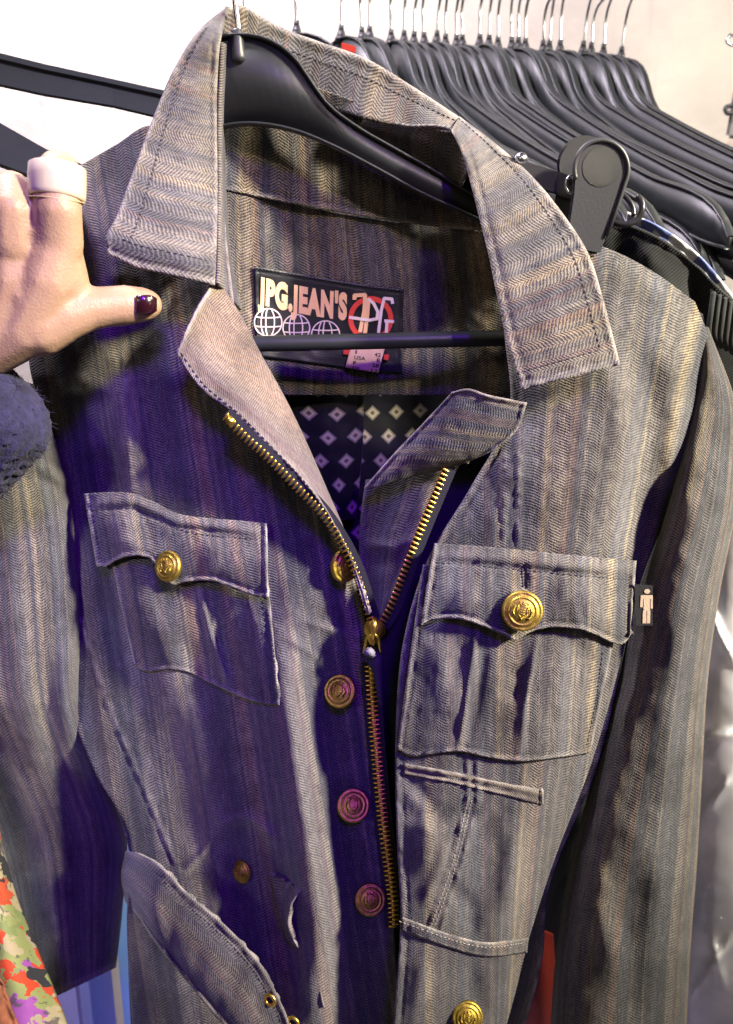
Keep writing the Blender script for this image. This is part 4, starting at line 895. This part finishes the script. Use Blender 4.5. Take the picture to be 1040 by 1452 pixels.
rg = thing('red_garment', 'bit of bright red cloth showing between jacket hem and right sleeve', 'garment')
cloth('garment_body', [[(745, 1325, .585), (765, 1318, .58), (785, 1325, .585)], [(740, 1400, .585), (765, 1400, .575), (790, 1400, .585)], [(735, 1500, .60), (765, 1500, .59), (800, 1500, .60)]], plain('red_cloth', (.50, .05, .03), .7, nscale=60), rg, edges='', noise=.002, seed=103, wear=0)

# clear plastic garment bag, bottom right
a = N('clear_plastic_film'); lw = a.n('ShaderNodeLayerWeight'); lw.inputs[0].default_value = .35
ob = a.obj(); wr_ = a.noise(ob, 15, 3, .6)
a.set(Base_Color=(.85, .85, .93), Roughness=.16, Alpha=a.m_('ADD', .34, a.m_('MULTIPLY', a.m_('POWER', wr_, 3.0), .35)), Specular_IOR_Level=.8); a.bump(a.noise(ob, 12, 2, .5), .5, .012); M_FILM = a.m
pb_ = thing('garment_bag', 'clear wrinkled plastic garment bag right of the right sleeve', 'bag')
cloth('plastic_film', [[(1000, 760, .60), (1030, 740, .585), (1075, 730, .58), (1130, 720, .60)], [(985, 900, .60), (1015, 890, .58), (1060, 880, .575), (1130, 880, .60)], [(975, 1050, .60), (1010, 1040, .575), (1060, 1030, .57), (1130, 1030, .60)], [(965, 1250, .61), (1005, 1240, .58), (1060, 1240, .575), (1130, 1240, .60)], [(950, 1500, .63), (1000, 1500, .60), (1060, 1500, .595), (1130, 1500, .61)]], M_FILM, pb_, edges='', noise=.005, ns=90, seed=104, wear=0, thick=.0004, res=4,
      folds=[([(1002, 850), (1020, 900), (1045, 945)], .012, 6), ([(985, 1050), (1045, 1040)], .008, 8), ([(1000, 1150), (1040, 1100)], .008, 7), ([(975, 1420), (1040, 1330)], .010, 7), ([(1010, 1330), (1025, 1400)], .008, 5)])
inner = thing('brown_garment', 'mauve brown garment inside the clear plastic bag', 'garment')
cloth('garment_body', [[(980, 740, .66), (1030, 720, .64), (1140, 720, .65)], [(965, 1000, .67), (1030, 1000, .65), (1140, 1000, .66)], [(950, 1300, .68), (1030, 1300, .66), (1140, 1300, .67)], [(940, 1520, .69), (1030, 1520, .67), (1140, 1520, .68)]], plain('mauve_cloth', (.27, .235, .235), .8, nscale=14, namp=.3), inner, edges='', noise=.008, ns=40, seed=105, res=6, wear=0)
cr_ = thing('black_pouch', 'crumpled shiny black pouch low behind the clear plastic film', 'pouch')
cloth('pouch_body', [[(975, 1262, 0.6580), (1000, 1248, 0.6430), (1014, 1258, 0.6380), (1030, 1236, 0.6330), (1060, 1246, 0.6430)], [(970, 1290, 0.6530), (1000, 1288, 0.6330), (1016, 1290, 0.6280), (1032, 1286, 0.6280), (1060, 1290, 0.6380)], [(968, 1318, 0.6580), (1000, 1322, 0.6430), (1014, 1314, 0.6380), (1034, 1330, 0.6330), (1060, 1312, 0.6430)]], plain('black_vinyl', (.03, .03, .04), .2), cr_, edges='', noise=.010, ns=14, seed=106, wear=0, res=2)

# left bottom: patterned sleeve, blue and lilac bags behind
a = N('patchwork_print'); uv = a.n('ShaderNodeUVMap', uv_map='UVMap').outputs[0]
vo = a.n('ShaderNodeTexVoronoi'); vo.inputs['Scale'].default_value = 115; wp = a.n('ShaderNodeVectorMath', operation='ADD'); a.put(wp.inputs[0], uv)
nz = a.n('ShaderNodeTexNoise'); nz.inputs['Scale'].default_value = 150; a.put(nz.inputs['Vector'], uv); sc_ = a.n('ShaderNodeVectorMath', operation='SCALE'); a.put(sc_.inputs[0], nz.outputs['Color']); sc_.inputs['Scale'].default_value = .016
a.put(wp.inputs[1], sc_.outputs[0]); a.put(vo.inputs['Vector'], wp.outputs[0])
sp_ = a.n('ShaderNodeSeparateColor'); a.put(sp_.inputs[0], vo.outputs['Color'])
pal = a.ramp(sp_.outputs[0], [(0, (.17, .19, .07)), (.24, (.13, .16, .06)), (.36, (.26, .22, .14)), (.46, (.015, .015, .02)), (.62, (.36, .035, .01)), (.70, (.22, .19, .13)), (.80, (.20, .05, .24)), (.92, (.36, .05, .015))], 'CONSTANT')
sk = a.ramp(a.noise(wp.outputs[0], 120, 3), [(.60, (0,)*3), (.63, (1,)*3)])
a.set(Base_Color=a.mix(a.m_('MULTIPLY', sk, .8), pal, (.05, .045, .05)), Roughness=.7); M_PR = a.m
pg = thing('printed_sleeve', 'sleeve of a multicoloured patchwork print garment at the lower left corner', 'garment')
cloth('sleeve', [[(-110, 900, .47), (-85, 895, .46), (-60, 900, .46), (-45, 915, .48)], [(-60, 1150, .44), (-30, 1155, .425), (-5, 1165, .425), (3, 1190, .45)], [(-60, 1250, .44), (-25, 1250, .415), (5, 1255, .42), (22, 1262, .45)], [(-60, 1350, .44), (-20, 1350, .412), (30, 1345, .42), (54, 1345, .45)], [(-60, 1420, .44), (-10, 1420, .412), (50, 1410, .42), (80, 1408, .45)], [(-60, 1500, .44), (0, 1500, .412), (70, 1480, .42), (108, 1480, .45)]], M_PR, pg, edges='r', eh=.0008, noise=.003, seed=107, wear=0)
cloth('lining', [[(-60, 1370, .409), (-20, 1375, .405), (5, 1390, .41)], [(-60, 1420, .408), (-10, 1420, .404), (20, 1435, .41)], [(-60, 1490, .408), (0, 1490, .404), (45, 1490, .41)]], plain('dark_orange_weave', (.16, .05, .02), .8, nscale=160, namp=.9), pg, edges='tr', noise=.002, seed=108, wear=0)
def bag(name, label, x0, x1, y0, y1, Y, col, rough=.5):
    t = thing(name, label, 'bag'); m = plain(name+'_paper', col, rough, nscale=14, namp=.12)
    bm = bmesh.new(); A, B = VP(x0, y0, Y), VP(x1, y1, Y); h = A.z-B.z
    box_bm(bm, ((A.x+B.x)/2, Y+.05, (A.z+B.z)/2), (abs(B.x-A.x), .1, h), None, .003); from_bm('bag_body', bm, m, t, smooth=False)
    ax = (A.x+B.x)/2; wd = abs(B.x-A.x)*.22
    tube('handle', smoothpts([(ax-wd, Y, A.z-.01), (ax-wd*.8, Y, A.z+.05), (ax, Y, A.z+.07), (ax+wd*.8, Y, A.z+.05), (ax+wd, Y, A.z-.01)], 20), .002, m, t, 6)
    return t
bag('blue_bag', 'sky blue paper bag glimpsed between the left sleeve and the jacket', 146, 330, 1150, 1700, .72, (.22, .42, .72))
bag('lilac_bag', 'lilac bag with white flecks below the left sleeve cuff', 40, 152, 1330, 1760, .70, (.36, .34, .86))

# small hanging odds at the far right by the wall
hh = thing('grey_bag', 'grey strap bag hanging by a wire hook at the top right edge', 'bag')
tube('hook', smoothpts([P(1048, 62, 1.15), P(1038, 64, 1.15), P(1031, 58, 1.15), P(1034, 51, 1.15), P(1045, 50, 1.15), P(1060, 52, 1.15)], 24), .0022, M_STEEL, hh, 8)
tube('strap_loop', smoothpts([P(1040, 160, 1.14), P(1031, 160, 1.14), P(1029, 153, 1.14), P(1036, 150, 1.14), P(1050, 148, 1.14)], 24), .003, M_BLACKPL, hh, 8)
slab('bag_body', [(1042, 118), (1060, 112), (1120, 110)], [(1029, 196), (1050, 198), (1120, 200)], 1.16, 1.16, .03, plain('grey_canvas', (.20, .19, .18), .8, nscale=40), hh, .004)
slab('bag_base', [(1029, 198), (1050, 200), (1120, 202)], [(1020, 330), (1050, 330), (1120, 330)], 1.16, 1.16, .035, plain('taupe_canvas', (.36, .30, .27), .8, nscale=40), hh, .004)

# ------------------------------------------------------------------ the hand
pr = thing('person', 'hand with wide pearly ring and dark thumbnail gripping the jacket shoulder, fuzzy blue cuff', 'person')
a = N('skin'); ob = a.obj(); n1 = a.noise(ob, 45, 4, .6); n2 = a.noise(ob, 500, 2)
mott = a.mix(n1, (.29, .18, .105), (.36, .245, .155)); n3 = a.noise(ob, 260, 3, .7); mott = a.mix(a.m_('MULTIPLY', n3, .25), mott, (.31, .15, .09))
a.set(Base_Color=mott, Roughness=.46, Subsurface_Weight=.18, Subsurface_Scale=.006); a.b.inputs['Subsurface Radius'].default_value = (1, .35, .2); a.b.inputs['Specular IOR Level'].default_value = .35
wk = a.n('ShaderNodeTexVoronoi'); wk.inputs['Scale'].default_value = 900; a.put(wk.inputs['Vector'], ob)
a.bump(a.m_('ADD', a.m_('MULTIPLY', n2, .6), a.m_('ADD', n1, a.m_('MULTIPLY', wk.outputs[0], .6))), .20, .0010); M_SKIN = a.m
def capsule_chain(bm, pts):
    """overlapping tapered round cones along (px,py,Y,r_mm)"""
    q = [(VP(x, y, Y), r*.001) for x, y, Y, r in pts]
    for (p0, r0), (p1, r1) in zip(q[:-1], q[1:]):
        n = max(2, int((p1-p0).length/(min(r0, r1)*.28)))
        for k in range(n+1):
            f = k/n; bmesh.ops.create_icosphere(bm, subdivisions=2, radius=r0*(1-f)+r1*f, matrix=Matrix.Translation(p0.lerp(p1, f)))
bm = bmesh.new()
capsule_chain(bm, [(82, 345, .412, 12.6), (82, 300, .408, 11.6), (82, 252, .412, 11.6), (84, 243, .430, 10.6), (88, 250, .455, 8.8), (92, 275, .478, 8.0), (95, 300, .492, 7.4)])   # index
capsule_chain(bm, [(20, 345, .408, 12.0), (18, 300, .406, 11.0), (17, 276, .412, 10.4), (18, 270, .432, 9.8), (24, 280, .458, 9.0), (30, 305, .482, 8.2), (32, 325, .495, 7.5)])   # middle
capsule_chain(bm, [(-42, 360, .410, 11.5), (-46, 315, .409, 10.5), (-46, 295, .415, 10.0), (-44, 292, .434, 9.2), (-38, 305, .458, 8.5), (-32, 328, .480, 7.8)])                    # ring finger
capsule_chain(bm, [(-100, 385, .414, 10.0), (-106, 345, .414, 9.0), (-106, 330, .420, 8.4), (-102, 328, .436, 7.8), (-96, 340, .456, 7.2), (-90, 355, .470, 6.6)])                 # little
for x0, r in ((82, 12.0), (20, 12.6), (-42, 12.2), (-96, 11)):
    capsule_chain(bm, [(x0, 345+(82-x0)*.12, .412, r), (x0*.72+8, 400, .411, 14.0), (x0*.5-4, 466, .413, 14.6), (x0*.35-66, 510, .418, 14), (x0*.3-105, 640, .424, 14)])
capsule_chain(bm, [(60, 330, .412, 11), (-60, 350, .412, 11)]); capsule_chain(bm, [(78, 395, .413, 13), (-60, 400, .413, 13)])
capsule_chain(bm, [(100, 355, .416, 6), (104, 395, .420, 8), (100, 420, .420, 9)])
capsule_chain(bm, [(10, 474, .414, 14.5), (58, 464, .415, 15.0), (92, 448, .418, 13.2), (124, 438, .422, 11.4), (152, 435, .426, 10.6), (178, 433, .430, 10.6), (200, 432, .433, 9.4), (210, 432, .435, 7.8)])   # thumb
capsule_chain(bm, [(88, 380, .415, 11), (98, 410, .418, 10.5), (106, 430, .421, 10)])
capsule_chain(bm, [(40, 420, .411, 13), (70, 430, .414, 12.5)])
hand = from_bm('hand', bm, M_SKIN)
rm = hand.modifiers.new('r', 'REMESH'); rm.mode = 'VOXEL'; rm.voxel_size = .0011; rm.use_smooth_shade = True
sm = hand.modifiers.new('s', 'SMOOTH'); sm.factor = .6; sm.iterations = 14
bake(hand); hand.parent = pr; hand.data.polygons.foreach_set('use_smooth', [True]*len(hand.data.polygons))
# nail
vs, fs = [], []; nu_, nv_ = 14, 12
for i in range(nv_+1):
    for j in range(nu_+1):
        u_, v_ = j/nu_, i/nv_; x = 193+30*u_; 
        hw = 14*(1-.35*max(0, (u_-.55)/.45)**2)*(1 if u_ > .12 else .86+.14*u_/.12)
        y = 432+hw*(v_-.5)*2; rr = 9.7*math.sqrt(max(.05, 1-(max(0, x-198)/27)**2)); hh = hw*(v_-.5)*2*.335; vs.append(P(x, y, .4325-.001*math.sqrt(max(0, rr*rr-hh*hh))-.0011))
for i in range(nv_):
    for j in range(nu_): b_ = i*(nu_+1)+j; fs.append((b_, b_+nu_+1, b_+nu_+2, b_+1))
nl = mk('thumbnail', vs, fs, plain('dark_nail_varnish', (.018, .003, .006), .2, Coat_Weight=.6), pr); s = nl.modifiers.new('t', 'SOLIDIFY'); s.thickness = .0012; s.offset = -1
# ring: wide convex band round the index finger
a = N('pearl_resin'); ob = a.obj(); n1 = a.noise(ob, 90, 3)
a.set(Base_Color=a.mix(n1, (.44, .36, .25), (.49, .42, .31)), Roughness=.34, Coat_Weight=.15); M_RING = a.m
def ringband(name, c0, c1, rad, prof, mat, parent, sy=1.0):
    ax = (c1-c0).normalized(); s1 = Vector((1, 0, 0)); s1 = (s1-ax*s1.dot(ax)).normalized(); s2 = ax.cross(s1); L = (c1-c0).length; S = 48; vs, fs = [], []
    for f, dr in prof:
        for k in range(S):
            an = 2*math.pi*k/S; vs.append(c0+ax*L*f+(rad+dr)*(math.cos(an)*s1+math.sin(an)*s2*sy))
    n = len(prof)
    for i in range(n):
        for k in range(S): fs.append((i*S+k, i*S+(k+1) % S, ((i+1) % n)*S+(k+1) % S, ((i+1) % n)*S+k))
    return mk(name, vs, fs, mat, parent)
r0, r1 = VP(81, 283, .4105), VP(82, 236, .413)
rb = ringband('ring', r0, r1, .0119, [(0, .0004), (.03, .0010), (.15, .0013), (.6, .0014), (.97, .0012), (1, .0006), (1, -.0008), (0, -.0008)], M_RING, pr)
ringband('ring_rim', VP(81, 285, .4105), r0, .0119, [(0, .0006), (.4, .0009), (1, .0009), (1, -.0006), (0, -.0006)], plain('ring_edge', (.40, .30, .17), .4), rb)
# fuzzy knitted cuff
a = N('fuzzy_blue_wool'); ob = a.obj(); n1 = a.noise(ob, 120, 4, .7); n2 = a.noise(ob, 28, 3)
wc = a.mix(a.ramp(n1, [(.3, (0,)*3), (.7, (1,)*3)]), (.003, .0035, .014), (.020, .019, .055)); wc = a.mix(a.ramp(n2, [(.66, (0,)*3), (.72, (1,)*3)]), wc, (.32, .03, .10))
a.set(Base_Color=wc, Roughness=1.0, Sheen_Weight=.03); a.bump(n1, 1, .003); M_WOOL = a.m
c0, c1 = VP(24, 545, .414), VP(-100, 680, .422); ax = (c1-c0).normalized(); s1 = Vector((0, -1, 0)); s1 = (s1-ax*s1.dot(ax)).normalized(); s2 = ax.cross(s1)
vs, fs = [], []; S, T = 120, 130
for i in range(T+1):
    f = i/T; 
    for k in range(S):
        an = 2*math.pi*k/S; rr = (.0315+.004*f)*math.sqrt(max(0, 1-max(0, 1-f*13)**2))**.8
        rr += .0006*math.sin(k*2*math.pi/S*26+.6*math.sin(i*.5))+.0005*math.sin(i*1.9+1.6*math.sin(k*.35))+.0010*random.uniform(-1, 1)
        vs.append(c0+ax*(f*.26)+rr*(math.cos(an)*s1*.85+math.sin(an)*s2))
for i in range(T):
    for k in range(S): fs.append((i*S+k, i*S+(k+1) % S, (i+1)*S+(k+1) % S, (i+1)*S+k))
cuff = mk('knit_cuff', vs, fs, M_WOOL, pr); s = cuff.modifiers.new('t', 'SOLIDIFY'); s.thickness = .004; s.offset = -1
# loose fibres on the wool
vs2, fs2 = [], []
for _ in range(1500):
    i = int((random.random()**1.4)*T*.5); k = random.randrange(S); b_ = Vector(vs[i*S+k]); ctr = c0+ax*(i/T*.26); nn_ = (b_-ctr).normalized()
    d = (nn_+Vector((random.gauss(0, .8), random.gauss(0, .8), random.gauss(0, .8)))).normalized(); L = random.uniform(.002, .0055); sd = d.orthogonal().normalized()*.00012
    o = len(vs2); mid = b_+d*L*.5+nn_*.0006; vs2 += [b_-sd, b_+sd, mid+sd*.8, mid-sd*.8, b_+d*L]; fs2 += [(o, o+1, o+2, o+3), (o+3, o+2, o+4)]
mk('wool_fuzz', vs2, fs2, M_WOOL, pr, kind='stuff')
